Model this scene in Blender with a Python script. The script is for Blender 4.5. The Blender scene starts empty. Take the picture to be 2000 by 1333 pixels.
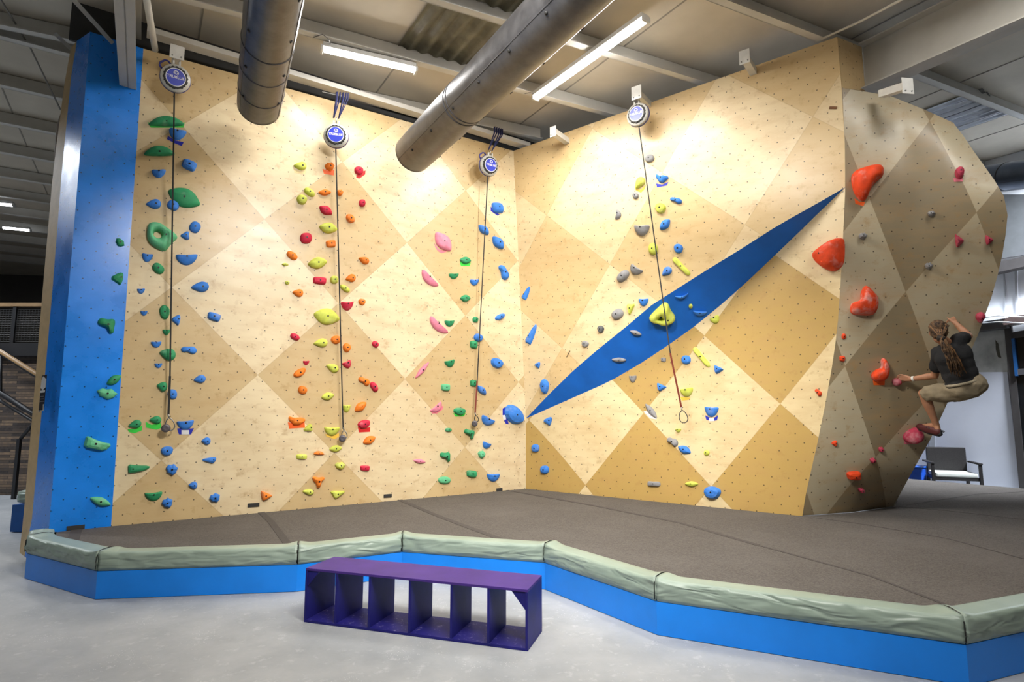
EXPOSURE = 0.3
WRM = (1, .96, .90); CLD = (.86, .92, 1)
LAMPS = [(4.6, 4.5, 45, WRM), (5.0, 2.8, 20, WRM), (-12.5, 11, 120, CLD)]  # unseen lamps; the first is added to brighten the prow top
AIMED = [((2.2, 1.6, 6.1), 2.6, .6, 150, WRM, (-1.9, 8.3, 1.3), 80), ((-1.6, 2.6, 6.1), 2.6, .6, 145, WRM, (1.8, 8.4, 1.1), 76), ((.2, .9, 6.1), 1.6, .6, 36, (1, .97, .93), (.9, 5.0, 0), 62),
 ((-11.8, 7.5, 6.2), 5.5, .35, 330, CLD, (-11.8, 7.5, 0), 155), ((10.4, 8.4, 6.2), 1.8, .5, 380, CLD, (8.8, 11.5, 2.8), 80)]  # added unseen floods shaping wall, kerb and back-wall light; left-hall strip follows glare
import bpy, bmesh, math, random
from mathutils import Vector, Matrix, noise
from mathutils.bvhtree import BVHTree
from mathutils.geometry import tessellate_polygon
R = math.radians
random.seed(7)
COL = bpy.context.scene.collection
# ------------------------------------------------------------------ camera
F = 1140.0; PITCH = R(6.7); CAMZ = 1.67
CAM = Vector((0, 0, CAMZ))
cd = bpy.data.cameras.new('camera'); cam = bpy.data.objects.new('camera', cd); COL.objects.link(cam)
cd.sensor_fit = 'HORIZONTAL'; cd.sensor_width = 36; cd.lens = F * 36 / 2000
cam.location = CAM; cam.rotation_euler = (R(90) + PITCH, 0, 0)
bpy.context.scene.camera = cam
FW = Vector((0, math.cos(PITCH), math.sin(PITCH))); UP = Vector((0, -math.sin(PITCH), math.cos(PITCH))); RT = Vector((1, 0, 0))
def ray(px, py): return (FW + RT * ((px - 1000) / F) + UP * ((666.5 - py) / F))
def atz(px, py, z): d = ray(px, py); return CAM + d * ((z - CAMZ) / d.z)
def aty(px, py, y): d = ray(px, py); return CAM + d * (y / d.y)
def onpl(px, py, o, n): d = ray(px, py); return CAM + d * ((o - CAM).dot(n) / d.dot(n))
def toward(p, t): return CAM + (p - CAM) * t
# building axes: A along the left climbing wall, B across it
AX = Vector((.845, .535, 0)).normalized(); BX = Vector((-.535, .845, 0)).normalized(); Z = Vector((0, 0, 1))
# ------------------------------------------------------------------ materials
def nn(nt, t, **k):
    n = nt.nodes.new(t)
    for a, v in k.items():
        if a in ('operation', 'blend_type', 'data_type', 'noise_dimensions', 'feature', 'layer_name', 'uv_map', 'wave_type', 'bands_direction', 'clamp_factor', 'interpolation_type', 'distance'): setattr(n, a, v)
        else: n.inputs[a].default_value = v
    return n
def math_n(nt, op, a, b=None, c=None):
    n = nt.nodes.new('ShaderNodeMath'); n.operation = op
    for i, v in enumerate((a, b, c)):
        if v is None: continue
        if isinstance(v, (int, float)): n.inputs[i].default_value = v
        else: nt.links.new(v, n.inputs[i])
    return n.outputs[0]
def mixc(nt, f, a, b, mode='MIX'):
    n = nt.nodes.new('ShaderNodeMix'); n.data_type = 'RGBA'; n.blend_type = mode
    for s, v in ((n.inputs[0], f), (n.inputs[6], a), (n.inputs[7], b)):
        if isinstance(v, (int, float)): s.default_value = v
        elif isinstance(v, (tuple, list)): s.default_value = (*v[:3], 1)
        else: nt.links.new(v, s)
    return n.outputs[2]
def base_mat(name):
    m = bpy.data.materials.new(name); m.use_nodes = True; nt = m.node_tree
    return m, nt, nt.nodes['Principled BSDF']
def tex_noise(nt, vec, scale, detail=4, rough=.55, out='Fac'):
    n = nt.nodes.new('ShaderNodeTexNoise'); n.inputs['Scale'].default_value = scale; n.inputs['Detail'].default_value = detail; n.inputs['Roughness'].default_value = rough
    if vec is not None: nt.links.new(vec, n.inputs['Vector'])
    return n.outputs[out]
def ramp(nt, f, stops):
    n = nt.nodes.new('ShaderNodeMapRange'); n.inputs[1].default_value = stops[0]; n.inputs[2].default_value = stops[1]
    n.inputs[3].default_value = stops[2] if len(stops) > 2 else 0; n.inputs[4].default_value = stops[3] if len(stops) > 3 else 1
    nt.links.new(f, n.inputs[0]); return n.outputs[0]
def objco(nt): return nt.nodes.new('ShaderNodeTexCoord').outputs['Object']
def bump(nt, b, h, s=.3, d=.01):
    n = nt.nodes.new('ShaderNodeBump'); n.inputs['Strength'].default_value = s; n.inputs['Distance'].default_value = d
    nt.links.new(h, n.inputs['Height']); nt.links.new(n.outputs[0], b.inputs['Normal'])
_M = {}
def plain(name, col, rough=.5, metal=0, var=.12, scale=6, spec=.5, bmp=0, bscale=60, emit=None, es=0):
    if name in _M: return _M[name]
    m, nt, b = base_mat(name)
    f = tex_noise(nt, objco(nt), scale)
    c = mixc(nt, ramp(nt, f, (.3, .7)), tuple(x * (1 - var) for x in col), tuple(min(1, x * (1 + var)) for x in col))
    nt.links.new(c, b.inputs['Base Color'])
    b.inputs['Roughness'].default_value = rough; b.inputs['Metallic'].default_value = metal; b.inputs['Specular IOR Level'].default_value = spec
    if bmp: bump(nt, b, tex_noise(nt, objco(nt), bscale), bmp, .004)
    if emit: b.inputs['Emission Color'].default_value = (*emit, 1); b.inputs['Emission Strength'].default_value = es
    _M[name] = m; return m
def holes(nt, uv, a=.2, b=.22, r=.0075):
    s = nt.nodes.new('ShaderNodeSeparateXYZ'); nt.links.new(uv, s.inputs[0])
    out = None
    for off in (0, .5):
        u = math_n(nt, 'MULTIPLY', math_n(nt, 'SUBTRACT', math_n(nt, 'FRACT', math_n(nt, 'ADD', math_n(nt, 'DIVIDE', s.outputs[0], a), off)), .5), a)
        v = math_n(nt, 'MULTIPLY', math_n(nt, 'SUBTRACT', math_n(nt, 'FRACT', math_n(nt, 'ADD', math_n(nt, 'DIVIDE', s.outputs[1], b), off)), .5), b)
        d = math_n(nt, 'SQRT', math_n(nt, 'ADD', math_n(nt, 'MULTIPLY', u, u), math_n(nt, 'MULTIPLY', v, v)))
        h = math_n(nt, 'LESS_THAN', d, r)
        out = h if out is None else math_n(nt, 'MAXIMUM', out, h)
    return out
def uvn(nt, name): return nn(nt, 'ShaderNodeUVMap', uv_map=name).outputs[0]
def wood(name, light, dark, dirt=.3, rough=.36, flip=0, vary=.16):
    m, nt, b = base_mat(name)
    met = uvn(nt, 'metres'); lat = uvn(nt, 'lattice')
    s = nt.nodes.new('ShaderNodeSeparateXYZ'); nt.links.new(lat, s.inputs[0])
    k = math_n(nt, 'ADD', math_n(nt, 'FLOOR', s.outputs[0]), math_n(nt, 'FLOOR', s.outputs[1]))
    par = math_n(nt, 'GREATER_THAN', math_n(nt, 'FRACT', math_n(nt, 'MULTIPLY', math_n(nt, 'ADD', k, flip + 100), .5)), .25)  # 1 = light cell
    # slow variation from board to board
    wn = nt.nodes.new('ShaderNodeTexWhiteNoise'); wn.noise_dimensions = '2D'
    cx = nt.nodes.new('ShaderNodeCombineXYZ'); nt.links.new(math_n(nt, 'FLOOR', s.outputs[0]), cx.inputs[0]); nt.links.new(math_n(nt, 'FLOOR', s.outputs[1]), cx.inputs[1])
    nt.links.new(cx.outputs[0], wn.inputs['Vector'])
    c = mixc(nt, par, dark, light)
    c = mixc(nt, math_n(nt, 'MULTIPLY', wn.outputs['Value'], vary), c, tuple(x * .72 for x in dark))
    # birch figure: clouds stretched along the sheet
    mp = nt.nodes.new('ShaderNodeMapping'); mp.inputs['Scale'].default_value = (1, 3.0, 1); mp.inputs['Rotation'].default_value = (0, 0, R(40)); nt.links.new(met, mp.inputs[0])
    f1 = tex_noise(nt, mp.outputs[0], 2.2, 7, .6)
    c = mixc(nt, math_n(nt, 'MULTIPLY', ramp(nt, f1, (.45, .72)), .35), c, (.52, .30, .11))
    f2 = tex_noise(nt, met, 6.5, 6, .68)
    c = mixc(nt, math_n(nt, 'MULTIPLY', ramp(nt, f2, (.56, .70)), dirt), c, (.40, .22, .07))
    f3 = tex_noise(nt, met, .8, 4)
    c = mixc(nt, math_n(nt, 'MULTIPLY', ramp(nt, f3, (.4, .62)), .28), c, tuple(x * .78 for x in dark))
    # fine seam between the sheets
    e1 = math_n(nt, 'ABSOLUTE', math_n(nt, 'SUBTRACT', math_n(nt, 'FRACT', math_n(nt, 'ADD', s.outputs[0], .5)), .5))
    e2 = math_n(nt, 'ABSOLUTE', math_n(nt, 'SUBTRACT', math_n(nt, 'FRACT', math_n(nt, 'ADD', s.outputs[1], .5)), .5))
    seam = math_n(nt, 'LESS_THAN', math_n(nt, 'MINIMUM', e1, e2), .004)
    c = mixc(nt, math_n(nt, 'MULTIPLY', seam, .16), c, (.25, .13, .05))
    c = mixc(nt, math_n(nt, 'MULTIPLY', holes(nt, met), .85), c, (.03, .02, .012))
    nt.links.new(c, b.inputs['Base Color'])
    nt.links.new(ramp(nt, f1, (.2, .8, rough - .06, rough + .12)), b.inputs['Roughness'])
    b.inputs['Specular IOR Level'].default_value = .5; b.inputs['Coat Weight'].default_value = .22; b.inputs['Coat Roughness'].default_value = .24
    return m
W_A = wood('birch_ply', (.87, .73, .48), (.66, .49, .255), .5, vary=.22)
W_U = wood('birch_ply_pale_amber', (.84, .68, .42), (.73, .54, .28), .42, vary=.2)
W_B = wood('birch_ply_amber', (.85, .70, .42), (.53, .35, .11), .42)
W_C = wood('birch_ply_dirty_dim', (.56, .49, .34), (.30, .24, .145), .5, .4)  # darker ply: dirt, plus the prow's weak light put into the colour
def painted(name, col, rough=.35, dots=.85):
    m, nt, b = base_mat(name); met = uvn(nt, 'metres')
    f = tex_noise(nt, met, 2.5, 6)
    c = mixc(nt, ramp(nt, f, (.35, .65)), tuple(x * .9 for x in col), tuple(min(1, x * 1.1) for x in col))
    if dots: c = mixc(nt, math_n(nt, 'MULTIPLY', holes(nt, met), dots), c, (.0, .01, .05))
    nt.links.new(c, b.inputs['Base Color'])
    nt.links.new(ramp(nt, f, (.2, .8, rough - .08, rough + .1)), b.inputs['Roughness'])
    bump(nt, b, tex_noise(nt, met, 25, 4), .12, .003)
    return m
BLUEP = painted('blue_wall_paint', (.008, .24, .90), .28)
BLUED = painted('blue_inset_shaded_paint', (.003, .14, .62), .6, 0)  # darker copy of the wall blue; carries the downward face's shade
BLUEK = plain('blue_kerb_paint', (.004, .24, .88), .4, 0, .06, 3)
EDGE = plain('raw_ply_edge', (.55, .38, .18), .5, 0, .1, 12)
# ------------------------------------------------------------------ mesh helpers
def link(name, me, mat=None, parent=None, smooth=False):
    o = bpy.data.objects.new(name, me); COL.objects.link(o)
    if mat:
        for m in (mat if isinstance(mat, (list, tuple)) else [mat]): me.materials.append(m)
    if parent: o.parent = parent
    if smooth: me.polygons.foreach_set('use_smooth', [True] * len(me.polygons))
    return o
def bm_obj(name, bm, mat, parent=None, smooth=False):
    me = bpy.data.meshes.new(name); bmesh.ops.recalc_face_normals(bm, faces=bm.faces); bm.to_mesh(me); bm.free()
    return link(name, me, mat, parent, smooth)
def tag(o, label=None, cat=None, group=None, kind=None):
    if label: o['label'] = label
    if cat: o['category'] = cat
    if group: o['group'] = group
    if kind: o['kind'] = kind
    return o
def struct(o): o['kind'] = 'structure'; return o
def empty(name, loc=(0, 0, 0)):
    o = bpy.data.objects.new(name, None); COL.objects.link(o); o.location = loc; o.empty_display_size = .1; return o
def settle(o, loc):
    """give a top-level empty its place without moving the parts already built in world coordinates"""
    o.location = loc
    for c in o.children: c.matrix_parent_inverse = Matrix.Translation(-Vector(loc))
def box_bm(bm, c, u, v, w, su, sv, sw, bev=0):
    c = Vector(c); vs = []
    for a in (-1, 1):
        for b in (-1, 1):
            for d in (-1, 1): vs.append(bm.verts.new(c + u * (a * su / 2) + v * (b * sv / 2) + w * (d * sw / 2)))
    fs = [bm.faces.new([vs[i] for i in f]) for f in ((0, 1, 3, 2), (4, 6, 7, 5), (0, 4, 5, 1), (2, 3, 7, 6), (0, 2, 6, 4), (1, 5, 7, 3))]
    if bev:
        es = list({e for f in fs for e in f.edges})
        bmesh.ops.bevel(bm, geom=es, offset=bev, segments=2, profile=.6, affect='EDGES')
def box(name, c, u, v, w, su, sv, sw, mat, parent=None, bev=0):
    bm = bmesh.new(); box_bm(bm, c, u, v, w, su, sv, sw, bev); return bm_obj(name, bm, mat, parent)
X = Vector((1, 0, 0)); Y = Vector((0, 1, 0))
def tube_bm(bm, pts, r, seg=10, cap=True, flat=None):
    pts = [Vector(p) for p in pts]; rings = []
    rs = r if isinstance(r, (list, tuple)) else [r] * len(pts)
    prev = None
    for i, p in enumerate(pts):
        d = (pts[min(i + 1, len(pts) - 1)] - pts[max(i - 1, 0)]).normalized()
        if prev is None:
            a = d.cross(Z);
            if a.length < .1: a = d.cross(Y)
            a.normalize()
        else: a = (prev - d * prev.dot(d)).normalized()
        prev = a; b = d.cross(a)
        fa, fb = (1, 1) if flat is None else flat
        rings.append([bm.verts.new(p + a * (math.cos(t) * rs[i] * fa) + b * (math.sin(t) * rs[i] * fb)) for t in [2 * math.pi * k / seg for k in range(seg)]])
    for A, B in zip(rings, rings[1:]):
        for k in range(seg): bm.faces.new((A[k], A[(k + 1) % seg], B[(k + 1) % seg], B[k]))
    if cap: bm.faces.new(rings[0][::-1]); bm.faces.new(rings[-1])
def tube(name, pts, r, mat, parent=None, seg=10, smooth=True, flat=None):
    bm = bmesh.new(); tube_bm(bm, pts, r, seg, True, flat); return bm_obj(name, bm, mat, parent, smooth)
# climbing surfaces: front faces carry UVs 'metres' and 'lattice'
SURF = []   # (verts, polys, tag)
def lattice_fit(nodes, origin, e1, e2, hit):
    import numpy as np
    A = []; Bp = []; Bq = []
    for (px, py, i, j) in nodes:
        p = hit(px, py) - origin; A.append((p.dot(e1), p.dot(e2), 1)); Bp.append(i); Bq.append(j)
    A = np.array(A); cp = np.linalg.lstsq(A, np.array(Bp, float), rcond=None)[0]; cq = np.linalg.lstsq(A, np.array(Bq, float), rcond=None)[0]
    return cp, cq
def surface(name, verts, polys, mat, origin, e1, e2, lat=None, back=None, thick=.05, parent=None, region=''):
    verts = [Vector(v) for v in verts]; n = len(verts)
    nrm = e1.cross(e2)
    if nrm.dot(CAM - origin) < 0: nrm = -nrm
    bk = back if back is not None else -nrm
    me = bpy.data.meshes.new(name)
    # boundary edges
    cnt = {}
    for p in polys:
        for i in range(len(p)):
            e = (p[i], p[(i + 1) % len(p)]); cnt[frozenset(e)] = cnt.get(frozenset(e), []) + [e]
    allv = verts + [v + bk * thick for v in verts]; allp = [tuple(p) for p in polys] + [tuple(i + n for i in p[::-1]) for p in polys]
    nf = len(polys)
    for k, es in cnt.items():
        if len(es) == 1:
            a, b = es[0]; allp.append((b, a, a + n, b + n))
    me.from_pydata([tuple(v) for v in allv], [], allp)
    bm = bmesh.new(); bm.from_mesh(me); bmesh.ops.recalc_face_normals(bm, faces=bm.faces); bm.to_mesh(me); bm.free()
    me.materials.append(mat); me.materials.append(EDGE)
    for i, p in enumerate(me.polygons): p.material_index = 0 if i < nf else 1
    u1 = me.uv_layers.new(name='metres'); u2 = me.uv_layers.new(name='lattice')
    for l in me.loops:
        p = me.vertices[l.vertex_index].co - origin; s, t = p.dot(e1), p.dot(e2)
        u1.data[l.index].uv = (s, t)
        if lat is not None: u2.data[l.index].uv = (lat[0][0] * s + lat[0][1] * t + lat[0][2], lat[1][0] * s + lat[1][1] * t + lat[1][2])
    o = link(name, me, None, parent)
    if nf > 20:
        me.polygons.foreach_set('use_smooth', [i < nf for i in range(len(me.polygons))])
        bd = {k for k, es in cnt.items() if len(es) == 1}
        at = me.attributes.new('sharp_edge', 'BOOLEAN', 'EDGE') if 'sharp_edge' not in me.attributes else me.attributes['sharp_edge']
        for e_ in me.edges: at.data[e_.index].value = frozenset(e_.vertices) in bd
    SURF.append((verts, polys, region)); return o
def coons(bot, top, lef, rig, nu, nv):
    def samp(pl, t):
        L = [0]
        for a, b in zip(pl, pl[1:]): L.append(L[-1] + (b - a).length)
        d = t * L[-1]
        for i in range(len(pl) - 1):
            if d <= L[i + 1] + 1e-9: return pl[i].lerp(pl[i + 1], (d - L[i]) / max(1e-9, L[i + 1] - L[i]))
        return pl[-1].copy()
    vs = []; ps = []
    for j in range(nv + 1):
        v = j / nv
        for i in range(nu + 1):
            u = i / nu
            p = samp(bot, u) * (1 - v) + samp(top, u) * v + samp(lef, v) * (1 - u) + samp(rig, v) * u - (bot[0] * (1 - u) * (1 - v) + bot[-1] * u * (1 - v) + top[0] * (1 - u) * v + top[-1] * u * v)
            vs.append(p)
    for j in range(nv):
        for i in range(nu):
            a = j * (nu + 1) + i; ps.append((a, a + 1, a + nu + 2, a + nu + 1))
    return vs, ps
def ngon(pts):
    tris = tessellate_polygon([pts]); return [tuple(t) for t in tris]
ZM = .38   # top of the matting
# ------------------------------------------------------------------ climbing walls
# A: left plywood wall, vertical
a0 = atz(217, 1028, ZM); a1 = atz(1027, 955, ZM)
nA = (a1 - a0).cross(Z).normalized(); eA = (a1 - a0).normalized()
hitA = lambda x, y: onpl(x, y, a0, nA)
NODA = [(497, 734, 0, 0), (646, 886, 1, 0), (788, 742, 1, 1), (318, 901, 0, -1), (907, 616, 1, 2), (913, 874, 2, 1), (1018, 741, 2, 2), (342, 562, -1, 0), (788, 478, 0, 2), (909, 375, 0, 3), (362, 240, -2, 1)]
Tt = hitA(1003, 295); At = hitA(280, 95)
Ab = [hitA(217, 1028), hitA(1027, 955)]
dn = lambda p, z=0.0: Vector((p.x, p.y, z))
P = hitA(1027, 818)
wl = struct(surface('wall_left', [dn(Ab[0]), dn(Ab[1]), P, Tt, At], ngon([dn(Ab[0]), dn(Ab[1]), P, Tt, At]), W_A, a0, eA, Z, lattice_fit(NODA, a0, eA, Z, hitA), region='A'))
# L / blue inset / U: right plywood wall
p0 = dn(a1, ZM); p1 = atz(1565, 1008, ZM)
eL = (p1 - p0).normalized(); nL = eL.cross(Z).normalized()
hitL = lambda x, y: onpl(x, y, p0, nL)
arL = [hitL(*q) for q in ((1565, 1008), (1580, 938), (1596, 868), (1612, 790), (1625, 717), (1636, 640), (1645, 500), (1651, 366))]
Q = arL[-1]
lowc = [(1120, 777), (1192, 745), (1255, 708), (1309, 672), (1355, 639), (1402, 601), (1450, 559), (1500, 512), (1550, 464), (1600, 415)]
upc = [(1073, 770), (1120, 724), (1170, 681), (1225, 637), (1270, 598), (1320, 566), (1375, 531), (1450, 485), (1520, 440), (1585, 404)]
def deeper(p, d): return CAM + (p - CAM) * (1 + d / (p - CAM).length)
LC = [P]
for (x, y) in lowc:
    t = (x - 1027) / (1651 - 1027); LC.append(deeper(hitL(x, y), .42 * math.sin(math.pi * t) ** .8))
LC.append(Q)
wr = struct(empty('wall_right', p0))
lv, lp = coons([dn(p0), dn(p1)], LC, [dn(p0), P], [dn(p1)] + arL, 24, 14)
NODL = [(1247, 807, 1, 0), (1360, 650, 1, 1), (1515, 792, 2, 1), (1391, 950, 2, 0), (1136, 950, 1, -1)]
surface('lower_panel', lv, lp, W_B, p0, eL, Z, lattice_fit(NODL, p0, eL, Z, hitL), parent=wr, region='L')
nU = (Q - P).cross(Tt - P).normalized(); eU = (Q - P).cross(Z).cross(Z).normalized(); eU = Vector((eL.x, eL.y, 0)).normalized()
eU = (eU - nU * eU.dot(nU)).normalized(); vU = nU.cross(eU);
if vU.z < 0: vU = -vU
hitU = lambda x, y: onpl(x, y, P, nU)
UC = [P] + [hitU(*q) for q in upc] + [Q]
A2 = hitU(1635, 72); arU = [Q, hitU(1650, 280), hitU(1644, 172), A2]
NODU = [(1190.5, 517, 0, 0), (1294, 337, 0, 1), (1455, 439, 1, 1), (1098, 680, 0, -1)]
uv_, up_ = coons(UC, [Tt, A2], [P, Tt], arU, 24, 14)
surface('upper_panel', uv_, up_, W_U, P, eU, vU, lattice_fit(NODU, P, eU, vU, hitU), parent=wr, region='U')
# blue inset between the two curved edges
bv, bp = coons(LC, UC, [P, P], [Q, Q], 24, 4)
surface('blue_inset', bv, bp, BLUED, P, eU, vU, parent=wr, region='S')
# the return at the top of the arete
def thickside(name, q, depth, mat, parent):
    d = Vector((-nL.x, -nL.y, 0)) if nL.dot(CAM - p0) > 0 else Vector((nL.x, nL.y, 0))
    return d
inU = -nU if nU.dot(CAM - P) > 0 else nU
cA = hitU(1645, 172); hor = Vector((.95, .35, 0)).normalized()
r1 = aty(1683, 92, A2.y + .22); r2 = aty(1690, 178, cA.y + .22)
surface('return_panel', [cA, r2, r1, A2], [(0, 1, 2, 3)], W_U, cA, (r2 - cA).normalized(), Z, lattice_fit([(1300, 300, .3, .3), (1600, 300, .4, .3), (1500, 500, .4, .5)], cA, eL, Z, hitU), back=Vector((0, 1, 0)), thick=.3, parent=wr, region='R')
settle(wr, p0)
# C: overhanging prow
rgt = [((1745, 990), None), ((1780, 925), 7.35), ((1822, 850), 7.1), ((1872, 740), 6.8), ((1912, 650), 6.55), ((1942, 565), 6.38), ((1962, 480), 6.25), ((1970, 400), 6.15), ((1948, 360), 6.22), ((1900, 293), 6.38), ((1875, 256), 6.48), ((1862, 240), 6.55)]
RC = [atz(1745, 990, ZM)] + [aty(p[0], p[1], y) for p, y in rgt[1:]]
c0 = arL[0]; lefC = arL + [hitU(1650, 280), cA]
topC = [cA, aty(1690, 179, cA.y - .02), aty(1740, 188, cA.y - .05), aty(1810, 216, 6.62), RC[-1]]
botC = [arL[0], atz(1665, 1001, ZM), RC[0]]
cv, cp_ = coons(botC, topC, lefC, RC, 16, 24)
oC = RC[0]; e1C = (RC[4] - lefC[4]); e1C = Vector((e1C.x, e1C.y, 0)).normalized()
mid = (RC[7] + lefC[7]) / 2 - (RC[0] + lefC[0]) / 2
nC = e1C.cross(mid).normalized(); e2C = nC.cross(e1C)
if e2C.z < 0: e2C = -e2C
bvC = BVHTree.FromPolygons(cv, cp_)
def hitC(x, y):
    h = bvC.ray_cast(CAM, ray(x, y).normalized()); return h[0] if h[0] is not None else aty(x, y, 6.8)
NODC = [(1775, 548, 1, 0), (1883, 415, 1, 1), (1643, 700, 1, -1), (1702, 891, 2, -1), (1836, 313, 0, 1), (1728, 988, 2.5, -1), (1705, 362, 0, 0), (1943, 567, 2, 1), (1834, 739, 2, 0)]
wc = struct(surface('wall_prow', cv, cp_, W_C, oC, e1C, e2C, lattice_fit(NODC, oC, e1C, e2C, hitC), back=Vector((.25, .97, 0)), thick=.22, region='C'))
# skirt of the prow below the mat top
# D: blue wall, two faces, and the raw plywood end
d0 = atz(217, 1028, ZM); d1 = atz(95, 1041, ZM)
nD = (d0 - d1).cross(Z).normalized(); hitD = lambda x, y: onpl(x, y, d0, nD)
eD = (d0 - d1).normalized(); eD = Vector((eD.x, eD.y, 0)).normalized()
Dt0 = At; Dt1 = hitD(176, 62)
wb = struct(empty('wall_blue', d1))
pts = [dn(d1), dn(d0), Ab[0], At, Dt1, d1]
lv, lp = coons([dn(d1), dn(d0)], [Dt1, At], [dn(d1), d1, Dt1], [dn(d0), Ab[0], At], 6, 12)
surface('front_panel', lv, lp, BLUEP, d1, eD, Z, parent=wb, region='D')
d2 = Vector((-5.6, 6.75, 0)); 
hit2y = 6.3
e2 = (dn(d1) - d2).normalized(); n2 = e2.cross(Z).normalized()
hit2 = lambda x, y: onpl(x, y, dn(d1), n2)
L2 = [hit2(48, 1088), hit2(60, 1040), hit2(82, 800), hit2(103, 560), hit2(121, 330), hit2(143, 110), hit2(150, 80)]
lv, lp = coons([L2[0], dn(d1)], [L2[-1], Dt1], L2, [dn(d1), d1, Dt1], 4, 14)
surface('side_panel', lv, lp, BLUEP, dn(d1), e2, Z, back=Vector((.3, 1, 0)), thick=.05, parent=wb, region='D2')
E2 = [aty(px, py, p.y + .12) for (px, py), p in zip(((38, 1080), (44, 1030), (64, 800), (84, 560), (104, 330), (131, 125), (138, 95)), L2)]
ev, ep = coons([E2[0], L2[0]], [E2[-1], L2[-1]], E2, L2, 1, 14)
surface('plywood_end', ev, ep, EDGE, E2[0], Vector((.5, .5, 0)).normalized(), Z, back=Vector((.5, 1, 0)), thick=.3, parent=wb, region='E')
settle(wb, dn(d1))
# top shadow gap: dark sheet for its shade comes with the roof
# ------------------------------------------------------------------ ray casting onto all of them
allV = []; allP = []; regs = []
for vs, ps, rg in SURF:
    b = len(allV); allV += vs; allP += [tuple(i + b for i in p) for p in ps]; regs += [rg] * len(ps)
BV = BVHTree.FromPolygons(allV, allP)
def cast(px, py):
    d = ray(px, py).normalized(); h = BV.ray_cast(CAM, d)
    if h[0] is None: return None
    n = h[1].normalized()
    if n.dot(d) > 0: n = -n
    return h[0], n, regs[h[2]]
# ------------------------------------------------------------------ floor, matting, kerb, pads
def concrete():
    m, nt, b = base_mat('painted_concrete'); co = objco(nt)
    f = tex_noise(nt, co, 1.1, 6, .6); g = tex_noise(nt, co, 9, 8, .7)
    c = mixc(nt, ramp(nt, f, (.35, .65)), (.31, .328, .345), (.435, .45, .462))
    c = mixc(nt, math_n(nt, 'MULTIPLY', ramp(nt, g, (.56, .66)), .35), c, (.64, .65, .66))
    h = tex_noise(nt, co, 3.2, 8, .75)
    c = mixc(nt, math_n(nt, 'MULTIPLY', ramp(nt, h, (.60, .74)), .3), c, (.24, .24, .235))
    v = nt.nodes.new('ShaderNodeTexVoronoi'); v.inputs['Scale'].default_value = 55; nt.links.new(co, v.inputs['Vector'])
    sp = math_n(nt, 'MULTIPLY', math_n(nt, 'LESS_THAN', v.outputs['Distance'], .16), ramp(nt, tex_noise(nt, co, 2.3, 3), (.55, .62)))
    c = mixc(nt, math_n(nt, 'MULTIPLY', sp, .6), c, (.9, .9, .88))
    nt.links.new(c, b.inputs['Base Color']); nt.links.new(ramp(nt, g, (.3, .7, .42, .62)), b.inputs['Roughness'])
    b.inputs['Specular IOR Level'].default_value = .35
    bump(nt, b, g, .15, .003); return m
def carpet():
    m, nt, b = base_mat('mat_carpet'); co = objco(nt)
    mp = nt.nodes.new('ShaderNodeMapping'); mp.inputs['Scale'].default_value = (1, 2.2, 1); nt.links.new(co, mp.inputs[0])
    f = tex_noise(nt, mp.outputs[0], 75, 3, .75); g = tex_noise(nt, co, 1.3, 6, .6); k = tex_noise(nt, mp.outputs[0], 30, 5, .7)
    c = mixc(nt, ramp(nt, f, (.3, .7)), (.045, .039, .036), (.175, .16, .145))
    c = mixc(nt, math_n(nt, 'MULTIPLY', ramp(nt, k, (.5, .7)), .4), c, (.19, .17, .155))
    c = mixc(nt, math_n(nt, 'MULTIPLY', ramp(nt, g, (.45, .75)), .4), c, (.17, .155, .145))
    nt.links.new(c, b.inputs['Base Color']); b.inputs['Roughness'].default_value = .95; b.inputs['Specular IOR Level'].default_value = .15
    bump(nt, b, f, .4, .004); return m
CARPET = carpet()
bm = bmesh.new(); vs = [bm.verts.new(v) for v in ((-24, -8, 0), (16, -8, 0), (16, 26, 0), (-24, 26, 0))]; bm.faces.new(vs)
struct(bm_obj('floor', bm, concrete()))
KH = .24
Kpx = [(52, 1082), (190, 1117), (581, 1104), (785, 1079.5), (1064, 1100.5), (1282, 1176), (1887, 1261), (2000, 1236)]
K = [atz(x, y, KH) for x, y in Kpx]; K = [Vector((p.x, p.y, 0)) for p in K]
K[-1] = K[-2] + (K[-1] - K[-2]) * 6
K = [Vector((-5.02, 6.28, 0))] + K
def offset(pl, d):
    out = []
    for i, p in enumerate(pl):
        ns = []
        if i > 0: e = (pl[i] - pl[i - 1]).normalized(); ns.append(Vector((-e.y, e.x, 0)))
        if i < len(pl) - 1: e = (pl[i + 1] - pl[i]).normalized(); ns.append(Vector((-e.y, e.x, 0)))
        n = sum(ns, Vector()).normalized(); out.append(p + n * (d / max(.3, n.dot(ns[0]))))
    return out
Kin = offset(K, .03)
kerb = empty('platform_kerb', K[3])
for i in range(1, len(K) - 1):
    bm = bmesh.new(); q = []
    for z in (.004, KH):
        q.append([bm.verts.new(Vector((p.x, p.y, z))) for p in (K[i], K[i + 1], Kin[i + 1], Kin[i])])
    bm.faces.new(q[0][::-1]); bm.faces.new(q[1])
    for k in range(4): bm.faces.new((q[0][k], q[0][(k + 1) % 4], q[1][(k + 1) % 4], q[1][k]))
    o = bm_obj('kerb_board', bm, BLUEK, kerb)
settle(kerb, K[3])
tag(kerb, 'long angled bright blue painted kerb running along the front of the matting', 'kerb')
Kmat = offset(K, .215)
M0 = atz(1765, 935, ZM); M1 = atz(2000, 955, ZM); M2 = M1 + (M1 - M0) * 1.5
fa = (nA if nA.dot(CAM - a0) > 0 else -nA) * .012; fl = (nL if nL.dot(CAM - p0) > 0 else -nL) * .012; g_ = Vector((-.01, -.012, 0))
FX = Vector((0, -.015, 0)); c1_ = atz(1665, 1001, ZM)
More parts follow.
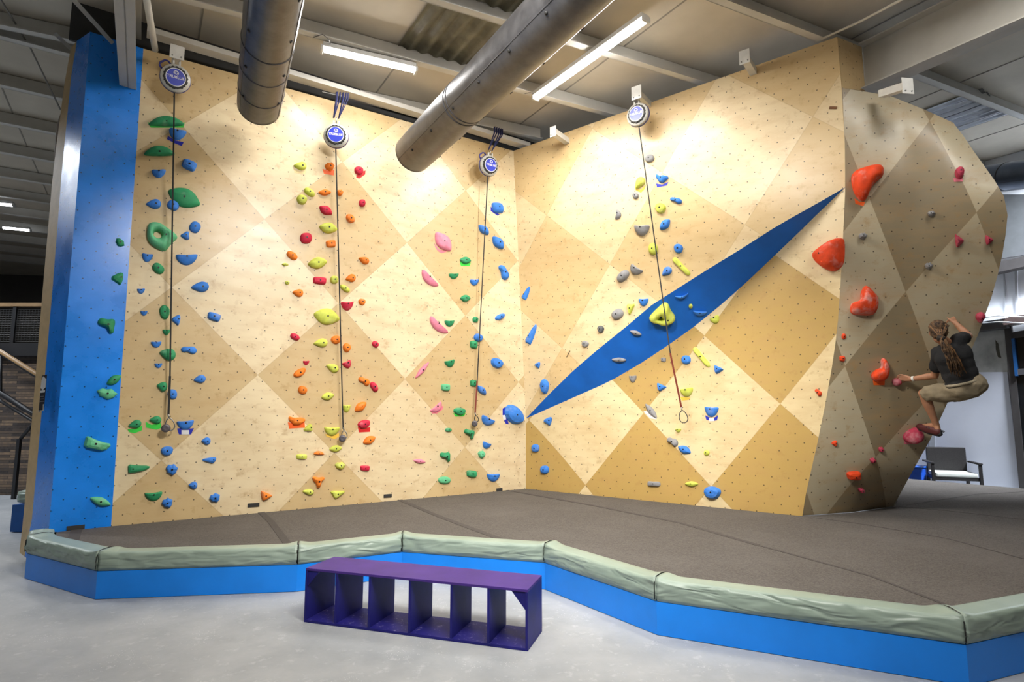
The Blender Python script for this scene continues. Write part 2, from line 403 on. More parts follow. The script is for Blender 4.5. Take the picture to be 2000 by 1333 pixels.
mp = [Vector((p.x, p.y, ZM)) for p in Kmat] + [Vector((12, 2.5, ZM)), M2, M0, M0 + (M0 - M1) * .3, RC[0] + Vector((.35, .45, 0)), RC[0] + Vector((.02, -.012, 0)), c1_ + FX, p1 + FX * 2, p0 + fl + fa, a0 + fa + Vector((0, -.012, 0)), d1 + Vector((.01, -.02, 0)), Vector((-4.98, 6.24, ZM))]
bm = bmesh.new(); t = [bm.verts.new(p) for p in mp]; lo = [bm.verts.new(Vector((p.x, p.y, .03))) for p in mp]
for tri in tessellate_polygon([mp]): bm.faces.new([t[i] for i in tri]); bm.faces.new([lo[i] for i in tri[::-1]])
for i in range(len(mp)): j = (i + 1) % len(mp); bm.faces.new((t[i], t[j], lo[j], lo[i]))
mat_o = bm_obj('crash_mat', bm, CARPET)
tag(mat_o, 'large raised dark brown-grey carpeted crash matting filling the foot of the climbing walls', 'crash mat')
SEAM = plain('seam_tape', (.082, .074, .069), .9, 0, .1, 40, .2)
def seam(pts, w):
    P3 = [atz(x, y, ZM + .003) for x, y in pts]; bm = bmesh.new(); L = []
    for i, p in enumerate(P3):
        d = (P3[min(i + 1, len(P3) - 1)] - P3[max(0, i - 1)]).normalized(); n = Vector((-d.y, d.x, 0)) * (w / 2)
        L.append([bm.verts.new(q) for q in (p - n, p + n, p + n - Z * .0025, p - n - Z * .0025)])
    for a, b in zip(L, L[1:]):
        for k in range(4): bm.faces.new((a[k], a[(k + 1) % 4], b[(k + 1) % 4], b[k]))
    bm.faces.new(L[0][::-1]); bm.faces.new(L[-1])
    return bm_obj('seam_strip', bm, SEAM, mat_o)
for pts, w in (([(500, 992), (530, 1020), (566, 1068)], .075), ([(762, 969), (860, 1010), (985, 1056)], .075), ([(985, 957), (1160, 988), (1330, 1022), (1480, 1065)], .06),
               ([(1480, 1065), (1700, 1125), (1870, 1190)], .03), ([(150, 1034), (140, 1062)], .1), ([(1595, 1012), (1690, 1025), (1850, 1052), (2000, 1092)], .02), ([(1755, 990), (1860, 999), (2000, 1015)], .02), ([(1770, 987), (1905, 966), (1999, 961)], .02)):
    seam(pts, w)
def vinyl():
    m, nt, b = base_mat('green_vinyl'); co = objco(nt)
    f = tex_noise(nt, co, 3, 5)
    c = mixc(nt, ramp(nt, f, (.3, .7)), (.27, .345, .285), (.33, .41, .345))
    nt.links.new(c, b.inputs['Base Color']); b.inputs['Roughness'].default_value = .38
    mp = nt.nodes.new('ShaderNodeMapping'); mp.inputs['Scale'].default_value = (2.2, 2.2, 9); mp.inputs['Rotation'].default_value = (0, R(22), 0); nt.links.new(co, mp.inputs[0])
    w = nt.nodes.new('ShaderNodeTexNoise'); w.inputs['Scale'].default_value = 1.6; w.inputs['Detail'].default_value = 1; w.inputs['Distortion'].default_value = .9; nt.links.new(mp.outputs[0], w.inputs['Vector'])
    geo = nt.nodes.new('ShaderNodeNewGeometry'); sx = nt.nodes.new('ShaderNodeSeparateXYZ'); nt.links.new(geo.outputs['True Normal'], sx.inputs[0])
    bump(nt, b, math_n(nt, 'MULTIPLY', w.outputs['Fac'], ramp(nt, sx.outputs[2], (.3, .8, 1, .04))), .7, .045)
    return m
VIN = vinyl(); BLK = plain('black_trim', (.012, .012, .012), .6)
def pad(i, a, b, label, mit0=True, mit1=True):
    """one wedge-ended cushion lying on the kerb between two corners"""
    d = (b - a); L = d.length; d.normalize(); n = Vector((-d.y, d.x, 0))
    def edge(p, off, end):   # mitred point
        return offset(K, off)
    nS = max(10, int(L / .025)); W = .2; prof = []
    O = [offset(K, o) for o in (-.012, W)]
    bm = bmesh.new(); rows = []
    A0 = O[0][i]; A1 = O[0][i + 1]; B0 = O[1][i]; B1 = O[1][i + 1]
    g = .006 / L
    rnd = random.Random(i * 17 + 3); ph = rnd.random() * 9
    for s in range(nS + 1):
        u = g + (1 - 2 * g) * s / nS
        f = A0.lerp(A1, u); k = B0.lerp(B1, u)
        endf = min(u, 1 - u) * L; lift = .022 * math.exp(-(endf / .07) ** 2)
        x = u * L
        row = []
        # (inward fraction, height, wrinkle weight)
        for (fr, z, w) in ((.06, KH + .004, 0), (.0, KH + .03, .5), (-.015, KH + .06, 1), (-.01, KH + .095, .9), (.0, KH + .13, .5), (.035, KH + .154, .12), (.2, KH + .160, .04), (.5, KH + .163, .04), (.8, KH + .160, .03), (.96, KH + .15, 0), (1.0, ZM - .01, 0)):
            p = f + (k - f) * fr
            wr = noise.noise(Vector((x * 6 - z * 30, z * 5, ph))) * .8 + noise.noise(Vector((x * 13 + z * 28, z * 4, ph + 4))) * .4
            fold = abs(wr) ** .8 * (1 if wr > 0 else -1)
            p = p - n * (fold * .024 * w)
            row.append(bm.verts.new(Vector((p.x, p.y, z + lift * (1 if z > KH + .1 else 0) + w * .004 * noise.noise(Vector((x * 3, 5, ph)))))))
        rows.append(row)
    for r0, r1 in zip(rows, rows[1:]):
        for k in range(len(r0) - 1): bm.faces.new((r0[k], r0[k + 1], r1[k + 1], r1[k]))
        bm.faces.new((r0[-1], r0[0], r1[0], r1[-1]))
    bm.faces.new(rows[0]); bm.faces.new(rows[-1][::-1])
    o = bm_obj('edge_pad', bm, VIN, None, True)
    tag(o, label, 'pad', 'sage green pads along the kerb')
    # piping at the end of the cushion
    pts = [rows[-1][k].co.copy() if False else None for k in range(0)]
    e = [A1, B1]
    q = [A0.lerp(A1, 1 - g * 1.2), B0.lerp(B1, 1 - g * 1.2)]
    tube('end_piping', [q[0] + Vector((0, 0, KH + .02)) - n * .004, q[0] + Vector((0, 0, KH + .13)) - n * .002, q[0].lerp(q[1], .12) + Vector((0, 0, KH + .178)), q[0].lerp(q[1], .55) + Vector((0, 0, KH + .186)), q[0].lerp(q[1], .95) + Vector((0, 0, KH + .172))], .0042, BLK, o, 6)
    return o
PL = ['short sage green pad at the far left end of the kerb beside the blue wall', 'sage green pad on the left-hand slanting kerb board, left of the first front corner',
      'long smooth sage green pad on the kerb board left of the purple bench', 'sage green pad rising to the kerb peak behind the left end of the purple bench',
      'wrinkled sage green pad on the kerb directly behind the middle of the purple bench', 'wrinkled sage green pad sloping down right of the purple bench',
      'longest sage green pad on the kerb running toward the right front corner', 'sage green pad turning back at the right front corner of the kerb']
for i in range(len(K) - 1): pad(i, K[i], K[i + 1], PL[i])
# ------------------------------------------------------------------ purple bench
def purple():
    m, nt, b = base_mat('purple_paint'); co = objco(nt)
    f = tex_noise(nt, co, 4, 6); g = tex_noise(nt, co, 28, 8, .75)
    geo = nt.nodes.new('ShaderNodeNewGeometry'); sx = nt.nodes.new('ShaderNodeSeparateXYZ'); nt.links.new(geo.outputs['Normal'], sx.inputs[0])
    upf = ramp(nt, sx.outputs[2], (.5, .9))
    c = mixc(nt, ramp(nt, f, (.3, .7)), (.010, .010, .12), (.018, .016, .19))
    sc_ = math_n(nt, 'MULTIPLY', ramp(nt, g, (.57, .66)), math_n(nt, 'MULTIPLY', upf, .5))
    c = mixc(nt, sc_, c, (.42, .38, .62))
    nt.links.new(c, b.inputs['Base Color']); b.inputs['Roughness'].default_value = .5; b.inputs['Specular IOR Level'].default_value = .25; return m
PUR = purple(); PURT = plain('purple_top_paint', (.060, .026, .21), .5, 0, .15, 5, .3); SCUF = plain('scuffed_shelf', (.06, .05, .14), .4, 0, .4, 18)
b0 = atz(593, 1216, 0); b1 = atz(1031, 1273.6, 0); b2 = atz(1066.4, 1235.5, 0)
bu = (b1 - b0).normalized(); bv_ = Vector((-bu.y, bu.x, 0)); BL = (b1 - b0).length; BD = .385; BH = .412
bench = empty('cubby_bench', b0)
def bbox(name, u0, u1, v0, v1, z0, z1, mat, bev=.002):
    c = b0 + bu * ((u0 + u1) / 2) + bv_ * ((v0 + v1) / 2) + Z * ((z0 + z1) / 2)
    return box(name, c, bu, bv_, Z, u1 - u0, v1 - v0, z1 - z0, mat, bench, bev)
T = .018
tag(bbox('bench_top', 0, BL, 0, BD, BH - T, BH, PURT), 'lighter violet bench top')
bbox('bottom_shelf', 0, BL, 0, BD, .001, .001 + T, PUR)
bbox('side_panel', 0, T, 0, BD, .02, BH - T, PUR); bbox('side_panel', BL - T, BL, 0, BD, .02, BH - T, PUR)
divs = [653.5, 719, 798, 880, 953]
for px in divs:
    p = atz(px, 1216 + (px - 593) * .1315, 0); u = (p - b0).dot(bu)
    bbox('divider', u - T / 2, u + T / 2, .004, BD - .004, .0195, BH - T, PUR, .001)
for s, uu in ((1, T), (-1, BL - T)):
    bm = bmesh.new(); vs = []
    for v in (.006, .022):
        vs.append([bm.verts.new(b0 + bu * (uu + s * a) + bv_ * v + Z * zz) for a, zz in ((0, BH - T), (.105, BH - T), (0, BH - T - .125))])
    bm.faces.new(vs[0]); bm.faces.new(vs[1][::-1])
    for k in range(3): bm.faces.new((vs[0][k], vs[0][(k + 1) % 3], vs[1][(k + 1) % 3], vs[1][k]))
    bm_obj('corner_gusset', bm, PUR, bench)
settle(bench, b0)
tag(bench, 'low purple painted wooden bench with six open cubbies standing on the concrete floor', 'bench')
# ------------------------------------------------------------------ roof
ZP = 6.33; ZR = 6.56
DECK = plain('roof_board', (.62, .57, .48), .8, 0, .08, 1.5, .2); PURL = plain('painted_purlin', (.68, .67, .63), .6, 0, .07, 3, .3)
bm = bmesh.new(); vs = [bm.verts.new(v) for v in ((-24, -8, ZR), (-24, 26, ZR), (16, 26, ZR), (16, -8, ZR))]; f = bm.faces.new(vs)
r = bmesh.ops.extrude_face_region(bm, geom=[f]); bmesh.ops.translate(bm, vec=(0, 0, .1), verts=[v for v in r['geom'] if isinstance(v, bmesh.types.BMVert)])
struct(bm_obj('ceiling', bm, DECK))
def beamz(name, p, q, w, h, mat, ext0=0, ext1=0, parent=None):
    """Z-section purlin: bottom flange, web, top flange"""
    d = (q - p).normalized(); n = Vector((-d.y, d.x, 0)); p = p - d * ext0; q = q + d * ext1; t = .012
    bm = bmesh.new(); L = (q - p).length; c = (p + q) / 2
    box_bm(bm, c + Z * (h / 2), d, n, Z, L, t, h); box_bm(bm, c + n * (-w / 2) + Z * t / 2, d, n, Z, L, w, t); box_bm(bm, c + n * (w / 2) + Z * (h - t / 2), d, n, Z, L, w, t)
    return struct(bm_obj(name, bm, mat, parent))
PUR_L = [((583, 66), (1180, 226), 14, 14), ((825, 2), (1345, 160), 14, 14), ((1400, 8), (1590, 80), 14, 10), ((548, 170), (1040, 272), 12, 0)]
bvals = []
for k, (a, b, e0, e1) in enumerate(PUR_L):
    p = atz(*a, ZP); q = atz(*b, ZP); c = (p + q) / 2; L = (q - p).length / 2 
    d = (q - p).normalized()
    if k == 3: beamz('trim_%d' % (k + 1), p, q, .1, .22, PURL, 5, .15)
    else: beamz('trim_%d' % (k + 1), p, q, .1, .22, PURL, 12, 9)
    bvals.append(c.dot(BX))
print('purlin b', bvals)
k = 5
for bb in [2.2, .8, -.7, -2.2] + [9.3 + 1.45 * i for i in range(11)]:
    c = BX * bb; p = c - AX * 22; q = c + AX * 22
    beamz('trim_%d' % k, Vector((p.x, p.y, ZP)), Vector((q.x, q.y, ZP)), .1, .22, PURL); k += 1
# eave beam in front of the top of the left wall
e0 = hitA(300, 118) ; 
off = -nA * .12 if nA.dot(CAM - a0) < 0 else nA * .12
s0 = hitA(285, 90) + off; s1 = hitA(1000, 288) + off; s1 = s1 + eA * .25
s0.z = s1.z = 6.2
o = box('trim_%d' % k, (s0 + s1) / 2 + Z * .02, eA, nA, Z, (s1 - s0).length, .16, .07, PURL); struct(o); k += 1
DARK = plain('gap_shade', (.05, .05, .05), .8)
o = box('trim_%d' % k, (Tt + At) / 2 + nA * (.3 if nA.dot(CAM - a0) < 0 else -.3) + Z * .25, eA, nA, Z, (Tt - At).length + 1.5, .04, .55, DARK); struct(o); k += 1  # dark sheet coloured as the shade in the gap above the wall top
# joints between roof boards (thin cover battens across the purlins)
BAT = plain('roof_joint', (.30, .28, .24), .8)
for i in range(-9, 10):
    c = AX * (i * 2.44 + .35) + BX * 6; c.z = ZR - .004
    struct(box('trim_%d' % k, c, AX, BX, Z, .02, 26, .006, BAT)); k += 1
# I-beam rafters across the purlins
RAF = plain('rafter_paint', (.50, .49, .45), .5, 0, .06, 4, .4)
def ibeam(name, p, d, L, w, h0, h1, zt):
    """tapered I section hanging below zt; h0 at p, h1 at the other end"""
    d = d.normalized(); n = Vector((-d.y, d.x, 0)); q = p + d * L; bm = bmesh.new()
    def strip(p0, p1, za0, za1, zb0, zb1, t):
        v = [bm.verts.new(Vector((a.x, a.y, z)) + n * s) for a, zz in ((p0, (za0, zb0)), (p1, (za1, zb1))) for z in zz for s in (-t / 2, t / 2)]
        for f in ((0, 1, 3, 2), (4, 6, 7, 5), (0, 4, 5, 1), (2, 3, 7, 6), (0, 2, 6, 4), (1, 5, 7, 3)): bm.faces.new([v[i] for i in f])
    strip(p, q, zt - h0, zt - h1, zt, zt, .014); strip(p, q, zt - h0, zt - h1, zt - h0 + .016, zt - h1 + .016, w); strip(p, q, zt - .016, zt - .016, zt, zt, w)
    return bm, strip
pl = hitD(250, 170); hL = ZP - pl.z
bm, st = ibeam('x', pl + BX * .3, -BX, 12, .17, hL, hL + .25, ZP); struct(bm_obj('trim_%d' % k, bm, RAF)); k += 1
pr = aty(1692, 178, 7.05); hR = ZP - pr.z; print('rafter', hL, hR)
bm, st = ibeam('x', pr, -BX, 12, .24, hR, hR + .1, ZP); struct(bm_obj('trim_%d' % k, bm, RAF)); k += 1
for bb, aa in ((0, 0),):
    pass
# far rafter beyond the blue wall, and bracing
for (a, b, ya, yb, r) in (((135, -10), (218, 82), 5.4, 6.25, .03), ((110, 68), (143, 100), 6.4, 6.9, .03)):
    o = tube('roof_brace', [aty(*a, ya), aty(*b, yb)], r, RAF, None, 4, False)
    tag(o, 'thin grey painted brace slanting down to the big rafter end above the blue wall' if r and a[0] > 130 else 'short grey brace slanting down behind the top of the blue wall', 'brace')
o = tube('rod', [aty(-10, -20, 6.2), aty(60, 95, 7.2), aty(118, 214, 8.4)], .012, plain('steel_rod', (.25, .24, .22), .5), None, 6)
tag(o, 'thin diagonal tension rod crossing the dark ceiling at top left', 'rod')
o = tube('pipe', [aty(283, -20, 5.3), aty(303, 97, 6.5)], .035, PURL, None, 10)
tag(o, 'white painted pipe hanging beside the first auto belay bracket, left of the ceiling duct', 'pipe')
o = tube('conduit', [aty(1605, 76, 6.9), aty(1680, 42, 6.2), aty(1760, 0, 5.5), aty(1850, -50, 4.8)], .014, RAF, None, 6)
tag(o, 'thin grey conduit on the ceiling left of the big right-hand rafter', 'conduit')
# translucent corrugated roof sheets
def corr(name, p, L, W, mat):
    bm = bmesh.new(); n = 60; r0 = []; r1 = []
    for i in range(n + 1):
        z = ZR - .03 + .018 * math.sin(i / n * W / .19 * 2 * math.pi)
        c = p + AX * (W * (i / n - .5)); r0.append(bm.verts.new(Vector((c.x, c.y, z)) - BX * L / 2)); r1.append(bm.verts.new(Vector((c.x, c.y, z)) + BX * L / 2))
    for i in range(n): bm.faces.new((r0[i], r0[i + 1], r1[i + 1], r1[i]))
    bmesh.ops.solidify(bm, geom=bm.faces[:], thickness=.004)
    return bm_obj(name, bm, mat)
FIB = plain('fibreglass_sheet', (.30, .28, .20), .35, 0, .35, 4); 
c = atz(885, 75, ZR); o = corr('skylight_sheet', c, 1.25, 1.15, FIB); tag(o, 'dirty translucent corrugated roof sheet between the two ceiling ducts', 'roof sheet')
c = atz(940, 5, ZR); c = c - BX * .5; o = corr('skylight_sheet', c, .9, 1.2, FIB); tag(o, 'corrugated roof sheet at the top edge of the picture above the large duct', 'roof sheet')
c = atz(1870, 222, ZR); o = corr('skylight_sheet', c, 1.1, 1.3, plain('bare_sheet', (.6, .62, .65), .25, .7)); tag(o, 'shiny corrugated roof sheet above the overhanging prow at right', 'roof sheet')
# ------------------------------------------------------------------ ducts
FOIL = None
def foil():
    m, nt, b = base_mat('duct_foil'); co = objco(nt); f = tex_noise(nt, co, 6, 6, .6)
    c = mixc(nt, ramp(nt, f, (.3, .7)), (.12, .12, .13), (.19, .19, .20)); nt.links.new(c, b.inputs['Base Color'])
    b.inputs['Metallic'].default_value = .75; nt.links.new(ramp(nt, f, (.3, .7, .34, .44)), b.inputs['Roughness']); bump(nt, b, tex_noise(nt, co, 7, 5), .35, .012); return m
FOIL = foil(); GREYD = plain('duct_band', (.09, .09, .1), .5, .3)
def duct(p, q, r, bands, label, mat=FOIL, seamside=0):
    e = empty('duct', p); d = (q - p).normalized()
    n = int((q - p).length / .08); pts = []; rs = []
    rnd = random.Random(3)
    for i in range(n + 1): pts.append(p.lerp(q, i / n)); rs.append(r * (1 + .012 * noise.noise(Vector((i * .4, r, 2)))))
    bm = bmesh.new(); tube_bm(bm, pts, rs, 40, False)
    # rim: thickness at the open end
    tube_bm(bm, [p, p + d * .3], [r * .985, r * .985], 40, False)
    tube_bm(bm, [p + d * .29, p + d * .3], [r * .98, r * .98], 40, True)
    sh = bm_obj('duct_sleeve', bm, mat, e, True)
    rim = bmesh.new(); tube_bm(rim, [p - d * .004, p + d * .012], [r * 1.012, r * 1.012], 40, False); tube_bm(rim, [p - d * .004, p + d * .012], [r * .97, r * .97], 40, False); bm_obj('duct_rim', rim, GREYD, e, True)
    for t in bands:
        c = p + d * t; bb = bmesh.new(); tube_bm(bb, [c - d * .012, c - d * .008, c + d * .008, c + d * .012], [r * 1.0, r * 1.022, r * 1.022, r * 1.0], 40, False); bm_obj('duct_band', bb, GREYD, e, True)
    s = d.cross(Z).normalized()
    for sg, z0 in ((1, -.55), (-1, -.5)):
        w = (s * sg * math.cos(z0) + Z * math.sin(z0)).normalized()
        tube('seam', [p + w * r * 1.005, q + w * r * 1.005], .004, GREYD, e, 5)
    # small black air nozzles
    i = 0; t = .45
    while t < (q - p).length - .2:
        for sg in (1, -1):
            w = (s * sg * .75 - Z * .66).normalized()
            bb = bmesh.new(); tube_bm(bb, [p + d * t + w * r * .99, p + d * t + w * (r * 1.0 + .008)], .017, 10); bm_obj('air_nozzle', bb, BLK, e, True)
        t += .62
    settle(e, p); tag(e, label, 'duct', 'foil air ducts under the ceiling'); return e
ZD = 5.22
dp = atz(506, 206, ZD); dq = atz(535, 0, ZD); dq = dp + (dq - dp) * 2.2; duct(dp, dq, .238, (.42, .9, 1.35, 3.2), 'shorter silver grey round air duct hanging at upper left, nearest the blue wall')
dp = atz(808, 300, ZD); dq = atz(1108, 0, ZD); dq = dp + (dq - dp) * 2; duct(dp, dq, .262, (1.55, 1.62, 4.5), 'long silver grey round air duct crossing the ceiling at upper centre')
dp = aty(1915, 352, 9.6); dq = aty(2060, 333, 8.4); BLF = plain('cool_duct', (.20, .24, .32), .3, .6, .1, 6)
duct(dp, dq + (dq - dp) * 1.5, .23, (.5,), 'round dark blue grey duct at the right edge behind the prow', BLF)
# ------------------------------------------------------------------ light fixtures
EM = plain('lit_tube', (1, 1, 1), .5, 0, 0, 1, .5, 0, 60, (1, .97, .93), 38.0)
EMC = plain('lit_tube_cool', (1, 1, 1), .5, 0, 0, 1, .5, 0, 60, (.9, .95, 1), 9.0)
WHT = plain('fixture_white', (.75, .75, .73), .4)
def fixture(p, q, label, em=EM, power=0, group='tube lights under the roof', twin=True, colr=(1, .95, .87)):
    e = empty('tube_light', (p + q) / 2); d = (q - p).normalized(); n = Vector((-d.y, d.x, 0)); c = (p + q) / 2; L = (q - p).length
    box('light_housing', c + Z * .045, d, n, Z, L + .04, .13, .06, WHT, e, .006)
    for s in ((-.032, .032) if twin else (0,)):
        tube('light_tube', [p + n * s - Z * .005, q + n * s - Z * .005], .019 if twin else .03, em, e, 12)
    for s, pt in ((-1, p), (1, q)): box('end_cap', pt + d * s * .03 - Z * .002, d, n, Z, .03, .12, .07, WHT, e, .004)
    settle(e, c)
    if label: tag(e, label, 'ceiling light', group)
    if power:
        area(c - Z * .06, L, .1, power, colr, d)
    return e
def area(c, sx, sy, power, colr, d=X, aim=None, spread=180):
    ld = bpy.data.lights.new('tube_and_fill_lamp', 'AREA'); ld.shape = 'RECTANGLE'; ld.size = sx; ld.size_y = sy; ld.energy = power; ld.color = colr; ld.spread = R(spread)
    lo = bpy.data.objects.new('tube_and_fill_lamp', ld); COL.objects.link(lo); lo.location = c
    z = Z if aim is None else (Vector(c) - Vector(aim)).normalized()
    x = (d - z * d.dot(z)).normalized(); y = z.cross(x)
    lo.matrix_world = Matrix((( x.x, y.x, z.x, c[0]), (x.y, y.y, z.y, c[1]), (x.z, y.z, z.z, c[2]), (0, 0, 0, 1)))
    return lo
fixture(atz(633, 97, 6.24), atz(808, 137, 6.24), 'short glowing tube light on the roof purlin between the two ducts', power=30, twin=False)
fixture(atz(1048, 190, 6.24), atz(1258, 40, 6.24), 'long glowing twin tube light right of the large duct', power=85)
def hang(pts, label): 
    o = tube('power_cable', pts, .006, plain('cable_grey', (.2, .2, .2), .5), None, 6); tag(o, label, 'cable')
hang([atz(613, 73, 6.33), atz(630, 67, 6.3), atz(642, 76, 6.28), atz(646, 88, 6.3)], 'short looped grey cable feeding the left end of the short tube light')
hang([atz(1025, 183, 6.3), atz(1035, 181, 6.28), atz(1045, 184, 6.27)], 'thin pale cable feeding the near end of the long tube light')
fixture(atz(-20, 397, 6.25), atz(24, 401, 6.25), 'distant glowing tube light at the left picture edge, upper of two', EMC, 60, 'distant tube lights in the hall at left', False)
fixture(atz(8, 445, 6.25), atz(57, 450, 6.25), 'distant glowing tube light at the left picture edge, lower of two', EMC, 60, 'distant tube lights in the hall at left', False)
# unseen lamps outside the picture; some follow wall glare, others are added fill
for (x, y, pw, cl) in LAMPS:
    c = Vector((x, y, 6.2)); area(c, 1.6, .5, pw, cl, BX)
for c, sx, sy, pw, colr, aim, spr in AIMED: area(Vector(c), sx, sy, pw, colr, X, Vector(aim), spr)
# ------------------------------------------------------------------ climbing holds
HC = {'b': ('blue', (.045, .22, .72)), 'db': ('dark blue', (.012, .075, .36)), 'g': ('green', (.03, .30, .125)), 'lg': ('mint green', (.13, .52, .27)), 'y': ('yellow-green', (.60, .66, .10)), 'o': ('orange', (.88, .22, .02)),
      'r': ('crimson', (.60, .02, .06)), 'p': ('pink', (.80, .25, .36)), 'gy': ('grey', (.27, .27, .28)), 'dg': ('dark grey', (.09, .10, .11)), 'ro': ('red-orange', (.78, .065, .012)), 'c': ('raspberry', (.52, .05, .10))}
def holdmat(k, chalk=0):
    key = 'hold_' + k + str(chalk)
    if key in _M: return _M[key]
    m, nt, b = base_mat('hold_' + HC[k][0].replace(' ', '_').replace('-', '_')); co = objco(nt); c = HC[k][1]
    f = tex_noise(nt, co, 12, 5); q = mixc(nt, ramp(nt, f, (.3, .7)), tuple(x * .85 for x in c), tuple(min(1, x * 1.15) for x in c))
    g = tex_noise(nt, co, 7, 5, .6)
    q = mixc(nt, math_n(nt, 'MULTIPLY', ramp(nt, g, (.55 - .14 * chalk, .72 - .1 * chalk)), .18 + .6 * chalk), q, (.72, .68, .66))
    nt.links.new(q, b.inputs['Base Color']); b.inputs['Roughness'].default_value = .62; b.inputs['Specular IOR Level'].default_value = .35
    bump(nt, b, tex_noise(nt, co, 160, 3), .25, .002); _M[key] = m; return m
def arc(f, n=14): return [f(math.pi * 2 * i / n) for i in range(n)]
SH = {
 'oval': ('rounded', arc(lambda t: (abs(math.cos(t)) ** .85 * math.copysign(1, math.cos(t)), abs(math.sin(t)) ** .85 * math.copysign(1, math.sin(t))), 20)),
 'leaf': ('leaf-shaped', [(-1, 0), (-.75, .42), (-.4, .8), (0, 1), (.4, .85), (.75, .45), (1, 0), (.75, -.42), (.4, -.8), (0, -1), (-.4, -.85), (-.75, -.45)]),
 'half': ('flat-topped', [(-1, .95), (-.5, .85), (0, .82), (.5, .88), (1, 1), (.92, .3), (.7, -.35), (.35, -.85), (0, -1), (-.4, -.85), (-.75, -.3), (-.95, .3)]),
 'halfup': ('domed', [(-1, -.8), (-.5, -.95), (0, -1), (.5, -.95), (1, -.75), (.75, .1), (.4, .75), (0, 1), (-.4, .85), (-.75, .2)]),
 'drop': ('teardrop', [(-1, 0), (-.6, .45), (-.1, .85), (.35, 1), (.8, .7), (1, 0), (.8, -.7), (.3, -1), (-.15, -.8), (-.6, -.4)]),
 'tri': ('triangular', [(-1, .15), (.5, .95), (1, .8), (.9, -.2), (.55, -1), (.2, -.7)]),
 'trir': ('triangular', [(-1, 1), (-.6, .9), (1, .1), (.9, -.15), (-.4, -1), (-.8, -.7)]),
 'tric': ('pointed', [(-1, 1), (0, .92), (1, 1), (.35, -.1), (-.35, -1), (-.6, -.4)]),
 'rect': ('blocky', [(-1, .8), (-.3, 1), (.9, .9), (1, .3), (.92, -.9), (.2, -1), (-.9, -.8), (-1, 0)]),
 'rock': ('faceted', [(-1, .35), (-.55, .95), (.2, 1), (.9, .55), (1, -.1), (.55, -.9), (-.1, -1), (-.75, -.6)]),
 'hook': ('hooked', [(-1, .5), (-.7, .95), (.1, .8), (.75, 1), (1, .6), (.9, -.3), (.95, -.8), (.5, -1), (.3, -.35), (-.1, -.05), (-.9, .05)]),
 'star': ('three-lobed', [(-1, .8), (-.6, 1), (.1, .75), (.9, .95), (1, .55), (.45, .2), (.35, -.5), (.2, -1), (-.25, -.95), (-.35, -.2), (-.8, .2)]),
 'bone': ('curved', [(-1, .5), (-.6, 1), (0, .75), (.6, .75), (1, .2), (1, -.6), (.6, -1), (.2, -.7), (-.2, -.2), (-.8, -.2)]),
 'heart': ('heart-shaped', [(-1, .1), (-.2, .55), (.3, 1), (.9, .8), (.75, .05), (1, -.6), (.5, -1), (-.2, -.6)]),
 'wedge': ('tapering', [(-1, 1), (-.3, .8), (1, .7), (.95, .1), (.4, -.45), (-.95, -1), (-1, -.5)]),
 'slab': ('tapering', [(-.8, 1), (-.3, .55), (.3, .15), (1, -.1), (.45, -1), (-.3, -.7), (-1, -.45), (-.95, .2)]),
 'cres': ('crescent-shaped', [(-1, .5), (-.5, .1), (0, 0), (.5, .25), (.95, 1), (.8, .1), (.4, -.6), (0, -.95), (-.5, -.8), (-.85, -.2)]),
 'bar': ('long thin', [(-1, .6), (-.8, 1), (0, .85), (.8, 1), (1, .4), (1, -.5), (.7, -1), (0, -.9), (-.8, -1), (-1, -.6)]),
 'ring': ('big holed', [(-.95, .9), (-.3, 1), (.3, .6), (.75, .35), (1, .02), (.6, -.4), (.35, -.95), (.05, -1), (-.5, -.75), (-.9, -.35), (-1, .3)]),
 'vol': ('big pitted', [(-.95, -.25), (-.5, .3), (-.1, .75), (.15, 1), (.45, .9), (.6, .3), (1, -.25), (.8, -.75), (.2, -.95), (-.4, -.75), (-.85, -.6)]),
 'blob': ('knobbly', arc(lambda t: (math.cos(t) * (1 + .14 * math.sin(5 * t)), math.sin(t) * (1 + .17 * math.cos(5 * t + 1))), 22)),
 'fish': ('knobbly', [(-.95, 1), (-.3, .5), (.3, .7), (.95, .45), (1, -.05), (.6, -.45), (.2, -.95), (-.5, -.8), (-.6, -.3), (-1, .1)]),
}
FACET = {'tri', 'trir', 'tric', 'rock', 'wedge', 'slab', 'rect'}
def chaikin(p, n):
    for _ in range(n):
        q = []
        for i in range(len(p)):
            a = p[i]; b = p[(i + 1) % len(p)]
            q += [(a[0] * .75 + b[0] * .25, a[1] * .75 + b[1] * .25), (a[0] * .25 + b[0] * .75, a[1] * .25 + b[1] * .75)]
        p = q
    return p
HOLDS = []
def region_of(px, py, rg):
    if rg in ('D', 'D2'): return 'on the blue wall'
    if rg == 'A': return 'on the leftmost rope line' if px < 450 else ('on the second rope line' if px < 775 else 'on the third rope line')
    if rg == 'C': return 'on the overhanging prow'
    if rg == 'S': return 'on the blue inset'
    if px < 1110: return 'beside the inner corner'
    if px > 1500: return "left of the prow's edge"
    return 'on the fourth rope line'
BOLT = plain('bolt_recess_dark', (.02, .02, .022), .4, .6)  # near-black cap colour carries the shade of the recessed bolt hole
def plane_frame(px, py):
    h = cast(px, py)
    if h is None: return None
    p, n, rg = h
    u = Z.cross(n)
    if u.length < 1e-3: u = X.copy()
    u.normalize(); v = n.cross(u)
    return p, n, u, v, rg
